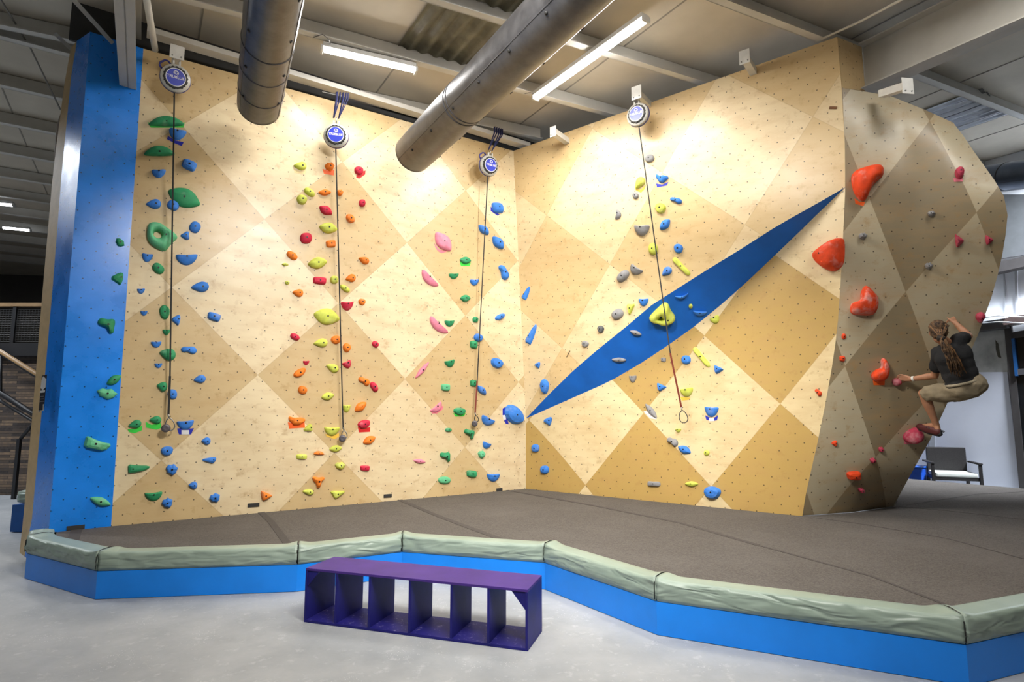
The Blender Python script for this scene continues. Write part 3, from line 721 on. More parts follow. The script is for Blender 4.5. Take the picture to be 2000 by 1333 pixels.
def hold(px, py, w, h, ang, kind, col, H=None, chalk=0, bolt=True, poly=None, hole=None, apex=None, boltat=None):
    fr = plane_frame(px, py)
    if fr is None: print('miss', px, py); return
    p, n, u, v, rg = fr
    if poly is None:
        base = SH[kind][1]; ca, sa = math.cos(R(ang)), math.sin(R(ang)); pp = []
        ol = chaikin(base, 1 if kind in FACET else 2)
        if kind in ('blob', 'oval'): ol = base
        mx = max(abs(a) for a, b in ol); my = max(abs(b) for a, b in ol)
        for a, b in ol: a *= w / 2 / mx; b *= h / 2 / my; pp.append((px + a * ca - b * sa, py - (a * sa + b * ca)))
    else: pp = chaikin(poly, 2)
    L = []
    for a, b in pp:
        q = onpl(a, b, p, n) - p; L.append((q.dot(u), q.dot(v)))
    xs = [a for a, b in L]; ys = [b for a, b in L]; W = max(xs) - min(xs); T_ = max(ys) - min(ys)
    if H is None: H = min(.34 * min(W, T_) + .012, .11)
    if apex is None: apex = {'half': (0, .16), 'halfup': (0, -.1), 'tri': (.15, .1), 'wedge': (-.2, 0), 'drop': (.12, 0)}.get(kind, (0, 0))
    ax, ay = apex[0] * W + sum(xs) / len(xs), apex[1] * T_ + sum(ys) / len(ys)
    fac = kind in FACET
    prof = [(1, -.004 / H), (.985, .22), (.80, .80), (.45, 1.0), (.2, 1.03)] if fac else [(1, -.004 / H), (1.0, .12), (.95, .42), (.84, .70), (.66, .90), (.42, 1.0), (.18, 1.05)]
    bm = bmesh.new(); rings = []; rn = random.Random(int(px * 7 + py)); sd = rn.random() * 50
    N = len(L)
    if hole: hx, hy, hr = ax + hole[0] * W, ay + hole[1] * T_, hole[2] * min(W, T_); prof = [(1, -.02), (1, .15), (.93, .5), (.8, .8), (.6, .98), (.4, 1), (.2, .85), (.08, .5), (.0, -.02)]
    amp = .16 if kind in ('blob', 'vol', 'fish', 'star') else .05
    for s, z in prof:
        ring = []
        for i, (a, b) in enumerate(L):
            if hole: t = math.atan2(b - hy, a - hx); x0, y0 = hx + hr * math.cos(t), hy + hr * math.sin(t)
            else: x0, y0 = ax, ay
            x = x0 + (a - x0) * s; y = y0 + (b - y0) * s
            zz = H * z
            if z > .1: zz *= 1 + amp * 2 * noise.noise(Vector((x * 3 / max(W, .05), y * 3 / max(T_, .05), sd)))
            if kind == 'half': zz *= 1 + .35 * (y - ay) / max(T_, .01)
            ring.append(bm.verts.new(p + u * x + v * y + n * zz))
        rings.append(ring)
    for A_, B_ in zip(rings, rings[1:]):
        for i in range(N): bm.faces.new((A_[i], A_[(i + 1) % N], B_[(i + 1) % N], B_[i]))
    if not hole: bm.faces.new(rings[-1])
    mt = holdmat(col, chalk)
    o = bm_obj('climbing_hold', bm, mt, None, not fac)
    if fac:
        for pl_ in o.data.polygons: pl_.use_smooth = False
    if bolt:
        bx, by = ax, ay
        if boltat: q = onpl(boltat[0], boltat[1], p, n) - p; bx, by = q.dot(u), q.dot(v)
        r = max(.0065, min(.012, .09 * min(W, T_)))
        bb = bmesh.new(); c = p + u * bx + v * by + n * (H * 1.045 * (1 if abs(bx - ax) + abs(by - ay) < .01 else .93) + .001)
        if hole: c = p + u * (hx + (W * .28)) + v * hy + n * H * .95
        tube_bm(bb, [c - n * .012, c + n * .002], r, 8); bm_obj('bolt', bb, BOLT, o)
    HOLDS.append((o, px, py, col, kind, region_of(px, py, rg), max(W, T_)))
    return o
def batch(ox, oy, s, rows):
    for r_ in rows:
        x, y, w, h, ang, kind, col = r_[:7]; kw = dict(r_[7]) if len(r_) > 7 else {}
        if 'poly' in kw: kw['poly'] = [(ox + a / s, oy + b / s) for a, b in kw['poly']]
        hold(ox + x / s, oy + y / s, w / s, h / s, ang, kind, col, **kw)
batch(0, 0, 4, [(1300, 950, 280, 80, 0, 'halfup', 'g'), (1383, 1055, 140, 82, -12, 'half', 'b'), (1245, 1182, 240, 80, 0, 'halfup', 'g'), (1478, 1293, 118, 78, -22, 'rect', 'b')])
batch(0, 333, 4, [(1240, 28, 112, 62, 0, 'half', 'b'), (1438, 215, 268, 150, -24, 'leaf', 'g', {'H': .06}), (1198, 265, 122, 78, 0, 'drop', 'b'), (1352, 275, 96, 76, -28, 'oval', 'b'),
 (1268, 520, 248, 218, -6, 'ring', 'lg', {'H': .1, 'hole': (-.13, .06, .13)}), (1523, 445, 88, 88, -30, 'oval', 'b'), (1443, 512, 74, 68, 0, 'heart', 'b'), (1150, 685, 88, 65, -8, 'half', 'b'), (1236, 767, 102, 74, -38, 'oval', 'g'),
 (1458, 700, 172, 84, 0, 'half', 'b'), (1560, 912, 144, 82, 4, 'drop', 'b'), (1102, 945, 62, 40, 0, 'half', 'b'), (1285, 1110, 84, 114, 0, 'rock', 'g'), (1125, 1118, 56, 38, 0, 'half', 'b'), (1370, 1172, 80, 86, 0, 'tri', 'b'),
 (1672, 1145, 106, 62, -16, 'rect', 'b'), (1300, 1266, 60, 44, 0, 'half', 'g'), (937, 565, 84, 62, -42, 'blob', 'g'), (908, 848, 112, 100, 0, 'tri', 'g'), (828, 1215, 136, 116, -6, 'hook', 'g')])
batch(0, 666, 3.992, [(1218, 30, 84, 48, 0, 'half', 'b'), (1305, 105, 132, 96, -14, 'drop', 'g'), (1470, 75, 126, 66, 8, 'bone', 'b'), (1235, 195, 62, 38, 0, 'half', 'b'), (1555, 300, 98, 64, 10, 'drop', 'b'), (1262, 357, 86, 78, -12, 'drop', 'g'),
 (1345, 418, 76, 82, 20, 'rock', 'b'), (888, 305, 128, 66, 30, 'leaf', 'g'), (835, 412, 164, 90, -8, 'blob', 'lg'), (1050, 653, 108, 64, 16, 'drop', 'g'), (1210, 618, 98, 62, 0, 'drop', 'g'), (1447, 658, 136, 72, 4, 'half', 'b'),
 (1605, 782, 74, 60, 0, 'drop', 'b'), (1302, 860, 100, 74, 15, 'rock', 'b'), (765, 800, 224, 118, 0, 'slab', 'lg', {'H': .07}), (1622, 932, 130, 50, 0, 'tri', 'b'), (1340, 1003, 96, 94, 0, 'blob', 'b'), (1083, 1000, 172, 70, 0, 'wedge', 'g'),
 (1503, 1128, 72, 60, 0, 'drop', 'b'), (1675, 1225, 90, 78, 20, 'blob', 'b'), (783, 1253, 168, 66, -18, 'leaf', 'lg'), (1200, 1215, 140, 68, 6, 'half', 'g'), (1305, 1265, 92, 84, 20, 'blob', 'b')])
batch(500, 300, 3.92, [(335, 97, 102, 65, -4, 'drop', 'y'), (562, 103, 78, 72, 0, 'blob', 'o'), (785, 133, 72, 64, -10, 'rock', 'r'), (408, 298, 96, 50, -36, 'oval', 'y'), (525, 300, 98, 48, 0, 'leaf', 'o'), (640, 302, 56, 54, 0, 'blob', 'o'), (350, 355, 82, 78, 0, 'rock', 'y'),
 (812, 381, 50, 58, 0, 'oval', 'r'), (533, 437, 112, 66, -32, 'leaf', 'r'), (720, 500, 80, 58, -38, 'rock', 'o'), (552, 572, 140, 84, -10, 'leaf', 'y'), (382, 650, 92, 84, 0, 'oval', 'r'), (573, 693, 76, 56, 6, 'rect', 'o'), (275, 783, 92, 54, -34, 'oval', 'o'),
 (223, 851, 52, 24, -5, 'leaf', 'y'), (470, 840, 146, 88, 8, 'leaf', 'y'), (823, 818, 88, 54, -24, 'drop', 'o'), (487, 975, 104, 58, -4, 'rect', 'r'), (598, 968, 62, 62, 0, 'oval', 'y'), (722, 957, 80, 62, 12, 'drop', 'o'), (680, 1035, 86, 40, -36, 'oval', 'y'),
 (238, 991, 38, 28, 0, 'rock', 'y'), (318, 1068, 86, 62, -8, 'drop', 'o'), (697, 1170, 98, 68, 0, 'half', 'r'), (810, 1138, 56, 54, 0, 'rock', 'o'), (540, 1250, 200, 125, -12, 'leaf', 'y', {'H': .07}), (1432, 677, 180, 104, -52, 'leaf', 'p', {'H': .06}), (1320, 968, 172, 56, -46, 'half', 'p', {'H': .05})])
batch(500, 640, 3.7025, [(281, 68, 72, 44, -26, 'oval', 'r'), (465, 113, 104, 64, 6, 'drop', 'y'), (577, 90, 76, 62, 20, 'rock', 'o'), (655, 147, 60, 66, -10, 'rock', 'o'), (862, 122, 52, 42, -40, 'oval', 'r'), (362, 257, 46, 32, 0, 'half', 'r'), (550, 292, 96, 60, -22, 'drop', 'y'),
 (660, 270, 64, 54, 24, 'half', 'r'), (315, 328, 104, 52, 34, 'rock', 'o'), (778, 390, 88, 58, -10, 'bone', 'o'), (852, 430, 78, 46, -58, 'oval', 'r'), (336, 453, 66, 58, -20, 'oval', 'o'), (518, 498, 94, 56, 12, 'leaf', 'y'), (653, 588, 58, 54, 0, 'half', 'y'), (755, 573, 102, 58, 38, 'leaf', 'o'),
 (295, 675, 122, 66, 0, 'fish', 'o'), (370, 735, 80, 56, 24, 'tri', 'y'), (548, 752, 112, 64, -2, 'half', 'y'), (780, 700, 96, 62, 20, 'rock', 'r'), (818, 815, 98, 56, 26, 'leaf', 'o'), (575, 877, 92, 48, 6, 'leaf', 'y'), (330, 936, 80, 38, 0, 'rect', 'y'), (455, 908, 78, 28, -2, 'halfup', 'o'), (608, 1000, 80, 60, 0, 'blob', 'y'),
 (787, 1018, 70, 40, 0, 'rect', 'r'), (450, 1120, 88, 84, 0, 'star', 'o'), (74, 1218, 84, 72, 0, 'trir', 'o'), (375, 1190, 84, 46, -6, 'drop', 'y'), (592, 1212, 108, 62, 0, 'tric', 'y')])
batch(780, 240, 3.333, [(637, 555, 92, 68, -42, 'leaf', 'b'), (547, 698, 88, 46, -46, 'leaf', 'b'), (640, 783, 104, 56, -52, 'leaf', 'b'), (672, 975, 104, 56, -52, 'bone', 'b'), (428, 897, 74, 46, -6, 'leaf', 'g'), (353, 1000, 64, 36, 0, 'half', 'g'), (487, 1041, 58, 40, 0, 'half', 'b'),
 (428, 1144, 66, 46, 0, 'leaf', 'g'), (493, 1283, 36, 38, 0, 'oval', 'g'), (653, 1265, 70, 34, 30, 'rock', 'b'), (832, 1110, 92, 36, 60, 'wedge', 'b', {'H': .03})])
batch(780, 600, 3.333, [(247, 128, 158, 48, -43, 'half', 'p', {'H': .05}), (325, 108, 64, 42, 0, 'half', 'g'), (512, 200, 58, 50, -25, 'oval', 'b'), (482, 245, 48, 52, 0, 'rect', 'g'), (632, 366, 84, 64, -20, 'rock', 'b'), (868, 178, 136, 44, 62, 'wedge', 'b', {'H': .04}), (898, 380, 38, 42, 0, 'tri', 'b'),
 (328, 369, 66, 46, 12, 'half', 'g'), (147, 412, 136, 30, 50, 'leaf', 'p', {'H': .04}), (300, 525, 60, 46, 0, 'rect', 'lg'), (480, 497, 42, 44, 0, 'rect', 'g'), (533, 542, 80, 40, -48, 'leaf', 'b'), (947, 518, 56, 98, 0, 'rock', 'b'), (245, 660, 94, 42, 40, 'half', 'p', {'H': .04}), (390, 680, 82, 50, 0, 'rock', 'g'),
 (570, 745, 92, 52, -28, 'half', 'b'), (742, 702, 150, 104, -42, 'rock', 'b', {'H': .1}), (318, 801, 44, 26, 0, 'oval', 'g'), (450, 828, 66, 62, -12, 'hook', 'g'), (565, 903, 56, 42, -20, 'half', 'b'), (533, 960, 48, 56, 0, 'blob', 'lg'), (295, 978, 66, 64, 0, 'hook', 'g'), (130, 1005, 80, 28, -8, 'leaf', 'p'),
 (470, 1087, 68, 46, -6, 'rect', 'g'), (292, 1128, 80, 48, 0, 'oval', 'lg'), (610, 1112, 84, 52, 0, 'half', 'b'), (963, 745, 62, 58, 0, 'tri', 'b'), (887, 920, 50, 54, 0, 'oval', 'b'), (947, 1060, 56, 56, 0, 'oval', 'b')])
batch(1120, 280, 3.3325, [(497, 100, 62, 50, 20, 'oval', 'gy'), (432, 263, 92, 56, 58, 'drop', 'y'), (578, 230, 82, 56, 0, 'fish', 'b'), (405, 343, 44, 42, -20, 'rock', 'gy'), (667, 374, 80, 40, -4, 'bone', 'b'), (568, 425, 70, 70, 0, 'rock', 'y'), (295, 468, 66, 34, 78, 'half', 'gy'), (597, 530, 88, 54, 46, 'leaf', 'b'),
 (447, 569, 100, 70, 0, 'half', 'gy'), (520, 688, 58, 80, 0, 'oval', 'y'), (684, 687, 60, 64, 0, 'rock', 'b'), (704, 803, 154, 34, -46, 'bar', 'y', {'H': .04}), (325, 866, 94, 56, 46, 'oval', 'gy'), (405, 830, 86, 54, -34, 'half', 'gy'), (607, 838, 76, 52, 42, 'drop', 'b'), (458, 1037, 62, 50, 0, 'half', 'b'),
 (577, 1110, 172, 148, 0, 'vol', 'y', {'H': .13, 'hole': (-.08, -.14, .045)}), (376, 1085, 50, 78, 0, 'tric', 'y'), (289, 1114, 80, 64, 35, 'oval', 'gy'), (179, 1212, 44, 48, 0, 'rock', 'dg'), (78, 1308, 48, 42, 0, 'rock', 'gy'), (706, 994, 92, 34, 8, 'cres', 'b'), (763, 1060, 26, 28, 0, 'oval', 'y'), (822, 1108, 92, 34, -4, 'half', 'b'), (406, 1234, 78, 28, -18, 'leaf', 'gy'), (925, 1153, 64, 44, 24, 'half', 'y')])
batch(1120, 600, 3.3325, [(297, 343, 95, 28, -2, 'leaf', 'gy'), (587, 344, 32, 30, 0, 'rect', 'gy'), (735, 345, 60, 58, 0, 'oval', 'b'), (835, 328, 162, 32, -50, 'bar', 'y', {'H': .04}), (948, 408, 58, 58, 0, 'trir', 'b'), (388, 470, 48, 46, 0, 'half', 'gy'), (577, 523, 60, 56, 0, 'trir', 'b'), (740, 558, 86, 56, 8, 'half', 'y'),
 (507, 678, 118, 38, -52, 'leaf', 'gy', {'H': .04}), (900, 684, 90, 66, -4, 'half', 'b'), (684, 805, 36, 26, 0, 'half', 'y'), (645, 880, 76, 56, -8, 'bone', 'gy'), (724, 930, 90, 50, -28, 'leaf', 'b'), (868, 951, 36, 34, 0, 'oval', 'y'), (525, 1153, 86, 34, -3, 'bar', 'gy'), (770, 1153, 88, 36, -2, 'leaf', 'y'), (905, 1210, 114, 84, 0, 'rock', 'b', {'H': .08})])
batch(1500, 300, 3.702, [
 (715, 215, 240, 260, 0, 'oval', 'ro', {'poly': [(600, 145), (690, 108), (790, 85), (832, 105), (838, 160), (780, 205), (738, 262), (712, 335), (670, 350), (625, 300), (603, 225)], 'H': .2, 'chalk': .25, 'bolt': False}),
 (455, 735, 215, 250, 0, 'oval', 'ro', {'poly': [(540, 608), (556, 640), (554, 780), (525, 835), (470, 858), (400, 830), (342, 775), (338, 730), (400, 680), (470, 632)], 'H': .17, 'chalk': .15, 'boltat': (1500 + 420 / 3.702, 300 + 738 / 3.702)}),
 (710, 1085, 205, 220, 0, 'oval', 'ro', {'poly': [(708, 952), (755, 995), (797, 1050), (790, 1130), (760, 1172), (680, 1174), (600, 1166), (590, 1120), (602, 1080), (650, 1072), (672, 1050), (665, 1020), (685, 970)], 'H': .16, 'chalk': .45, 'bolt': False}),
 (1382, 148, 68, 80, 0, 'rock', 'c', {'H': .09}), (1182, 438, 62, 52, 0, 'blob', 'gy', {'H': .06}), (685, 600, 64, 56, 0, 'blob', 'gy', {'H': .06}), (1162, 815, 62, 60, 0, 'blob', 'gy', {'H': .06}), (1384, 633, 66, 98, 0, 'trir', 'c', {'H': .08}), (1598, 627, 58, 74, 0, 'trir', 'c', {'H': .07}),
 (1535, 1185, 78, 88, 0, 'oval', 'c', {'poly': [(1495, 1168), (1540, 1140), (1576, 1168), (1550, 1208), (1530, 1232), (1508, 1205)], 'H': .08, 'chalk': .4})])
batch(1500, 640, 3.508, [(518, 62, 30, 40, 0, 'oval', 'ro'), (508, 214, 38, 38, 0, 'rect', 'ro'), (345, 447, 58, 38, -30, 'bone', 'ro'),
 (765, 320, 120, 110, 0, 'oval', 'ro', {'poly': [(703, 322), (735, 288), (776, 276), (768, 225), (790, 203), (816, 240), (824, 290), (810, 342), (775, 372), (730, 370), (706, 348)], 'H': .13, 'chalk': .5, 'bolt': False}),
 (878, 372, 60, 52, 20, 'oval', 'c', {'H': .08, 'chalk': .3, 'bolt': False}), (985, 735, 132, 76, 30, 'oval', 'c', {'H': .14, 'chalk': .3, 'bolt': False}), (448, 795, 40, 44, 0, 'tri', 'ro'), (772, 835, 38, 38, 0, 'blob', 'c'), (715, 910, 40, 38, 0, 'blob', 'c'), (585, 1013, 95, 56, 4, 'rect', 'ro', {'H': .06}), (636, 1113, 40, 38, 0, 'blob', 'c')])
ORD = ['lowest', 'second', 'third', 'fourth', 'fifth', 'sixth', 'seventh', 'eighth', 'ninth', 'tenth', 'eleventh', 'twelfth', 'thirteenth', 'fourteenth', 'fifteenth']
from collections import defaultdict
by = defaultdict(list)
for hrec in HOLDS: by[(hrec[5], hrec[3])].append(hrec)
for (rg, col), L in by.items():
    L.sort(key=lambda r_: -r_[2]); n_ = len(L); cn = HC[col][0]
    for i, (o, px, py, c_, kind, r2, sz) in enumerate(L):
        size = 'large ' if sz > .27 else ('tiny ' if sz < .085 else ('small ' if sz < .13 else ''))
        sh = SH[kind][0]
        if sz > .3 and col == 'ro': sh = 'chalky lumpy'
        if sh.startswith('big'): size = ''
        if n_ == 1: t = f'{size}{sh} {cn} hold, the only {cn} one {rg}'
        elif i == 0: t = f'{size}{sh} {cn} hold, lowest {cn} one {rg}'
        elif i == n_ - 1: t = f'{size}{sh} {cn} hold, topmost {cn} one {rg}'
        elif i < n_ / 2: t = f'{size}{sh} {cn} hold, {ORD[i]} {cn} one from the mat {rg}'
        else: t = f'{size}{sh} {cn} hold, {ORD[n_ - 1 - i]} {cn} one from the top {rg}'
        tag(o, t, 'climbing hold', f'{cn} climbing holds {rg}')
# ------------------------------------------------------------------ tape markers
TC = {'green': (.04, .65, .06), 'blue': (.01, .02, .42), 'orange': (.95, .13, .01), 'red': (.62, .012, .012), 'yellow': (.85, .52, .06), 'pink': (.85, .2, .28), 'white': (.8, .8, .8), 'cream': (.80, .62, .30)}
def tape(pl_, col, label, card=None, off=.0015):
    cx_ = sum(a for a, b in pl_) / len(pl_); cy_ = sum(b for a, b in pl_) / len(pl_)
    fr = plane_frame(cx_, cy_); p, n, u, v, rg = fr
    def slab(name, q, m, o0, par):
        bm = bmesh.new(); a_ = [bm.verts.new(onpl(x, y, p, n) + n * (o0 + .001)) for x, y in q]; b_ = [bm.verts.new(onpl(x, y, p, n) + n * (o0 - .0005)) for x, y in q]
        for tri in tessellate_polygon([[vv.co for vv in a_]]): bm.faces.new([a_[i] for i in tri]); bm.faces.new([b_[i] for i in tri[::-1]])
        for i in range(len(q)): j = (i + 1) % len(q); bm.faces.new((a_[i], a_[j], b_[j], b_[i]))
        return bm_obj(name, bm, m, par)
    o = slab('tape_marker', pl_, plain('tape_' + col, TC[col], .45, 0, .05), off, None)
    tag(o, label, 'tape', 'coloured tape markers under start and finish holds')
    if card: slab('grade_card', card, plain('grade_card', (.75, .75, .76), .5, 0, .05), off + .0012, o)
    return o
def sc4(ox, oy, s, pts): return [(ox + a / s, oy + b / s) for a, b in pts]
t1 = lambda pts: sc4(0, 0, 4, pts)
tape(t1([(1152, 955), (1195, 968), (1410, 968), (1442, 955), (1435, 998), (1180, 998)]), 'green', 'bright green tape under the topmost green hold on the leftmost rope line')
tape(t1([(1312, 1062), (1370, 1098), (1435, 1112), (1420, 1142), (1365, 1120), (1305, 1088)]), 'blue', 'deep blue tape under the topmost blue hold on the leftmost rope line')
t3 = lambda pts: sc4(0, 666, 3.992, pts)
tape(t3([(995, 690), (1060, 685), (1112, 660), (1105, 700), (1050, 722), (1005, 712)]), 'green', 'bright green tape under the left one of two start holds by the first rope end')
tape(t3([(1135, 632), (1180, 655), (1255, 640), (1258, 680), (1220, 694), (1140, 678)]), 'green', 'bright green tape under the green start hold just left of the first rope end')
tape(t3([(1380, 685), (1410, 680), (1482, 685), (1512, 682), (1490, 730), (1395, 730)]), 'blue', 'deep blue tape with a white card, right of the first rope end', t3([(1415, 697), (1475, 697), (1475, 732), (1415, 732)]))
t5 = lambda pts: sc4(500, 300, 3.92, pts)
tape(t5([(290, 118), (335, 135), (382, 122), (376, 160), (335, 152), (295, 148)]), 'cream', 'faded yellow tape under the topmost yellow-green hold on the second rope line')
tape(t5([(508, 118), (560, 135), (600, 125), (595, 168), (520, 155)]), 'orange', 'orange tape under the topmost orange hold on the second rope line')
tape(t5([(812, 140), (838, 130), (836, 160), (792, 192), (768, 186), (770, 165)]), 'red', 'red tape beside the topmost crimson hold on the second rope line')
tape(t5([(1368, 690), (1400, 735), (1465, 750), (1420, 765), (1390, 745), (1370, 715)]), 'pink', 'pale pink tape under the large topmost pink hold')
t6 = lambda pts: sc4(500, 640, 3.7025, pts)
tape(t6([(230, 685), (290, 700), (350, 685), (355, 725), (240, 732)]), 'orange', 'orange tape under the knobbly orange start hold on the second rope line')
tape(t6([(500, 770), (548, 788), (600, 765), (598, 790), (570, 808), (510, 790)]), 'yellow', 'yellow tape under the flat-topped yellow-green start hold by the second rope end')
tape(t6([(735, 720), (780, 735), (825, 720), (825, 755), (745, 760)]), 'red', 'red tape under the crimson start hold right of the second rope end')
t7 = lambda pts: sc4(780, 240, 3.333, pts)
tape(t7([(594, 545), (612, 572), (652, 598), (640, 606), (595, 575)]), 'blue', 'deep blue tape under the topmost blue hold on the third rope line')
tape(t7([(392, 905), (428, 920), (464, 910), (458, 932), (400, 932)]), 'green', 'bright green tape under the topmost green hold on the third rope line')
t8 = lambda pts: sc4(780, 600, 3.333, pts)
tape(t8([(205, 680), (245, 672), (288, 640), (280, 668), (245, 694), (212, 694)]), 'pink', 'pink tape behind the lower pink hold left of the third rope end')
tape(t8([(348, 690), (390, 708), (432, 690), (420, 712), (365, 714)]), 'green', 'bright green tape under the green start hold left of the third rope end')
tape(t8([(672, 660), (690, 655), (700, 720), (712, 765), (692, 760), (672, 715)]), 'blue', 'deep blue tape left of the largest blue start hold by the inner corner', t8([(670, 705), (690, 703), (694, 733), (677, 735)]))
t9 = lambda pts: sc4(1120, 280, 3.3325, pts)
tape(t9([(400, 300), (440, 302), (472, 270), (462, 300), (440, 322), (415, 312)]), 'yellow', 'yellow tape under the topmost yellow-green hold on the fourth rope line')
tape(t9([(538, 262), (578, 270), (618, 252), (608, 275), (545, 288)]), 'blue', 'deep blue tape under the topmost blue hold on the fourth rope line')
t10 = lambda pts: sc4(1120, 600, 3.3325, pts)
tape(t10([(695, 585), (738, 590), (762, 590), (750, 605), (705, 610)]), 'yellow', 'amber tape under the yellow-green start hold by the fourth rope end')
tape(t10([(456, 680), (476, 678), (545, 722), (540, 732), (500, 725)]), 'white', 'white tape below the long grey leaf-shaped start hold')
tape(t10([(857, 705), (900, 728), (942, 708), (935, 738), (905, 742), (865, 735)]), 'blue', 'deep blue tape with a white card, right of the fourth rope end', t10([(882, 724), (916, 724), (916, 744), (882, 744)]))
t11 = lambda pts: sc4(1500, 300, 3.702, pts)
tape(t11([(625, 325), (660, 350), (702, 348), (690, 380), (632, 365)]), 'orange', 'orange tape under the horn-shaped red-orange hold at the top of the prow')
tape(t11([(1340, 180), (1408, 180), (1408, 203), (1346, 206)]), 'pink', 'pink tape under the topmost raspberry hold on the prow')
t12 = lambda pts: sc4(1500, 640, 3.508, pts)
tape(t12([(718, 362), (800, 362), (798, 396), (724, 396)]), 'orange', "orange tape under the chalky hold left of the climber's hand")
tape(t12([(930, 762), (982, 762), (976, 798), (932, 800)]), 'pink', "raspberry tape under the foothold the climber stands on")
# ------------------------------------------------------------------ auto belays
CASE = plain('belay_casing', (.52, .52, .49), .4, .1); BLUER = plain('belay_blue_rim', (.03, .03, .22), .4); LBL = plain('belay_label_blue', (.03, .05, .50), .35); LBW = plain('belay_label_white', (.8, .8, .85), .4)
WEB = plain('webbing_black', (.012, .012, .013), .7); WEBR = plain('webbing_red', (.20, .03, .015), .7); STEEL = plain('carabiner_steel', (.4, .4, .4), .3, .9); SLING = plain('blue_sling', (.02, .025, .10), .7); GEAR = plain('belay_gear_black', (.02, .02, .02), .5)
def lathe(bm, c, n, u, v, prof, seg=32, mod=None):
    rings = []
    for r_, z in prof:
        rings.append([bm.verts.new(c + n * z + (u * math.cos(t) + v * math.sin(t)) * (r_ * (mod(t, r_) if mod else 1))) for t in [2 * math.pi * i / seg for i in range(seg)]])
    for A_, B_ in zip(rings, rings[1:]):
        for i in range(seg): bm.faces.new((A_[i], A_[(i + 1) % seg], B_[(i + 1) % seg], B_[i]))
    bm.faces.new(rings[0][::-1]); bm.faces.new(rings[-1])
def belay(px, py, gap, facing, tilt, r, ropepts, top, label, sling=False, weight=True, tail='black', handle=True):
    h = cast(px, py)[0]; c = toward(h, 1 - gap / (h - CAM).length)
    n = (facing + Vector((0, 0, tilt))).normalized(); u = Z.cross(n).normalized(); v = n.cross(u)
    e = empty('auto_belay', c); D = .115
    bm = bmesh.new(); lathe(bm, c, n, u, v, [(r * .55, -D), (r * .93, -D * .97), (r * .99, -D * .75), (r * .97, -D * .45), (r, -D * .4), (r, -.02), (r * .96, 0), (r * .70, .004), (r * .66, .012)]); bm_obj('casing', bm, CASE, e, True)
    bm = bmesh.new(); lathe(bm, c, n, u, v, [(r * .9, -D * .56), (r * 1.035, -D * .54), (r * 1.035, -D * .42), (r * .9, -D * .40)]); bm_obj('blue_rim', bm, BLUER, e, True)
    bm = bmesh.new(); lathe(bm, c, n, u, v, [(r * .80, -.002), (r * .80, .016), (r * .74, .024), (r * .60, .024)], 72, lambda t, rr: 1 + (.035 if math.sin(18 * t) > 0 else -.03)); bm_obj('gear_ring', bm, GEAR, e)
    bm = bmesh.new(); lathe(bm, c, n, u, v, [(r * .66, .020), (r * .66, .027), (r * .62, .029), (r * .60, .029)], 40); bm_obj('label_ring', bm, LBW, e)
    bm = bmesh.new(); lathe(bm, c, n, u, v, [(r * .605, .022), (r * .605, .0300), (r * .3, .0302)], 40); lb = bm_obj('label', bm, LBL, e)
    def txt(s, size, x, y, name):
        cu = bpy.data.curves.new(name, 'FONT'); cu.body = s; cu.size = size; cu.align_x = 'CENTER'; cu.align_y = 'CENTER'; cu.extrude = .0006; cu.offset = .0008
        tmp = bpy.data.objects.new('tmp', cu); COL.objects.link(tmp); bpy.context.view_layer.update()
        me = bpy.data.meshes.new_from_object(tmp.evaluated_get(bpy.context.evaluated_depsgraph_get())); bpy.data.objects.remove(tmp)
        M = Matrix(((u.x, v.x, n.x, 0), (u.y, v.y, n.y, 0), (u.z, v.z, n.z, 0), (0, 0, 0, 1)))
        me.transform(Matrix.Translation(c + n * .0312 + u * x + v * y) @ M)
        link(name, me, LBW, lb)
    txt('TRUBLUE', r * .27, 0, 0, 'lettering')
    bm = bmesh.new()
    for rr, a0_, a1_ in ((.155, -60, 200), (.08, 120, 400)):
        pts = [c + n * .0318 + u * (r * rr * math.cos(R(a0_ + (a1_ - a0_) * i / 14))) + v * (r * .29 + r * rr * math.sin(R(a0_ + (a1_ - a0_) * i / 14))) for i in range(15)]
        tube_bm(bm, pts, [r * .012 + r * .02 * math.sin(math.pi * i / 14) for i in range(15)], 6)
    bm_obj('emblem', bm, LBW, lb)
    # carrying handle
    if handle:
        a = R(132); w = u * math.cos(a) + v * math.sin(a); q = u * -math.sin(a) + v * math.cos(a); b_ = c - n * D * .45
        tube('handle', [b_ + w * r * .97 + q * r * .36, b_ + w * r * 1.22 + q * r * .34, b_ + w * r * 1.34 + q * r * .2, b_ + w * r * 1.34 - q * r * .2, b_ + w * r * 1.22 - q * r * .34, b_ + w * r * .97 - q * r * .36], .011, BLUER, e, 8)
    # hanging lugs and shackles
    tp = c + v * r - n * D * .3
    for s in (-1, 1):
        box('lug', c + v * (r + .012) + u * s * r * .2 - n * .03, u, v, n, .022, .05, .05, CASE, e, .004)
        k = top + u * s * .04 if not sling else top + u * s * .03
        if not sling: tube('shackle', [c + v * (r + .02) + u * s * r * .2 - n * .03, k], .007, STEEL, e, 6)
    if sling:
        for i, s in enumerate((-1.0, -.45, .1, .6, 1.0)):
            foot = c + v * (r + .03) + u * (-.035 if i < 2 else .03) - n * .02
            tube('sling', [foot + Z * .05, top + u * (s * .075) + Z * .0, top + u * s * .075 + Z * .1], [.016, .022, .022], SLING, e, 6, True, (1, .3))
        tube('shackle', [c + v * (r + .0) - n * .03, c + v * (r + .09) - n * .02], .008, STEEL, e, 6)
    # webbing down to the clip
    pts = []
    start = c - v * r * .98 - n * D * .4
    pts.append(start)
    for (x, y, g) in ropepts: hh = cast(x, y)[0]; pts.append(toward(hh, 1 - g / (hh - CAM).length))
    wd = .017
    k = len(pts) - 1
    bm = bmesh.new()
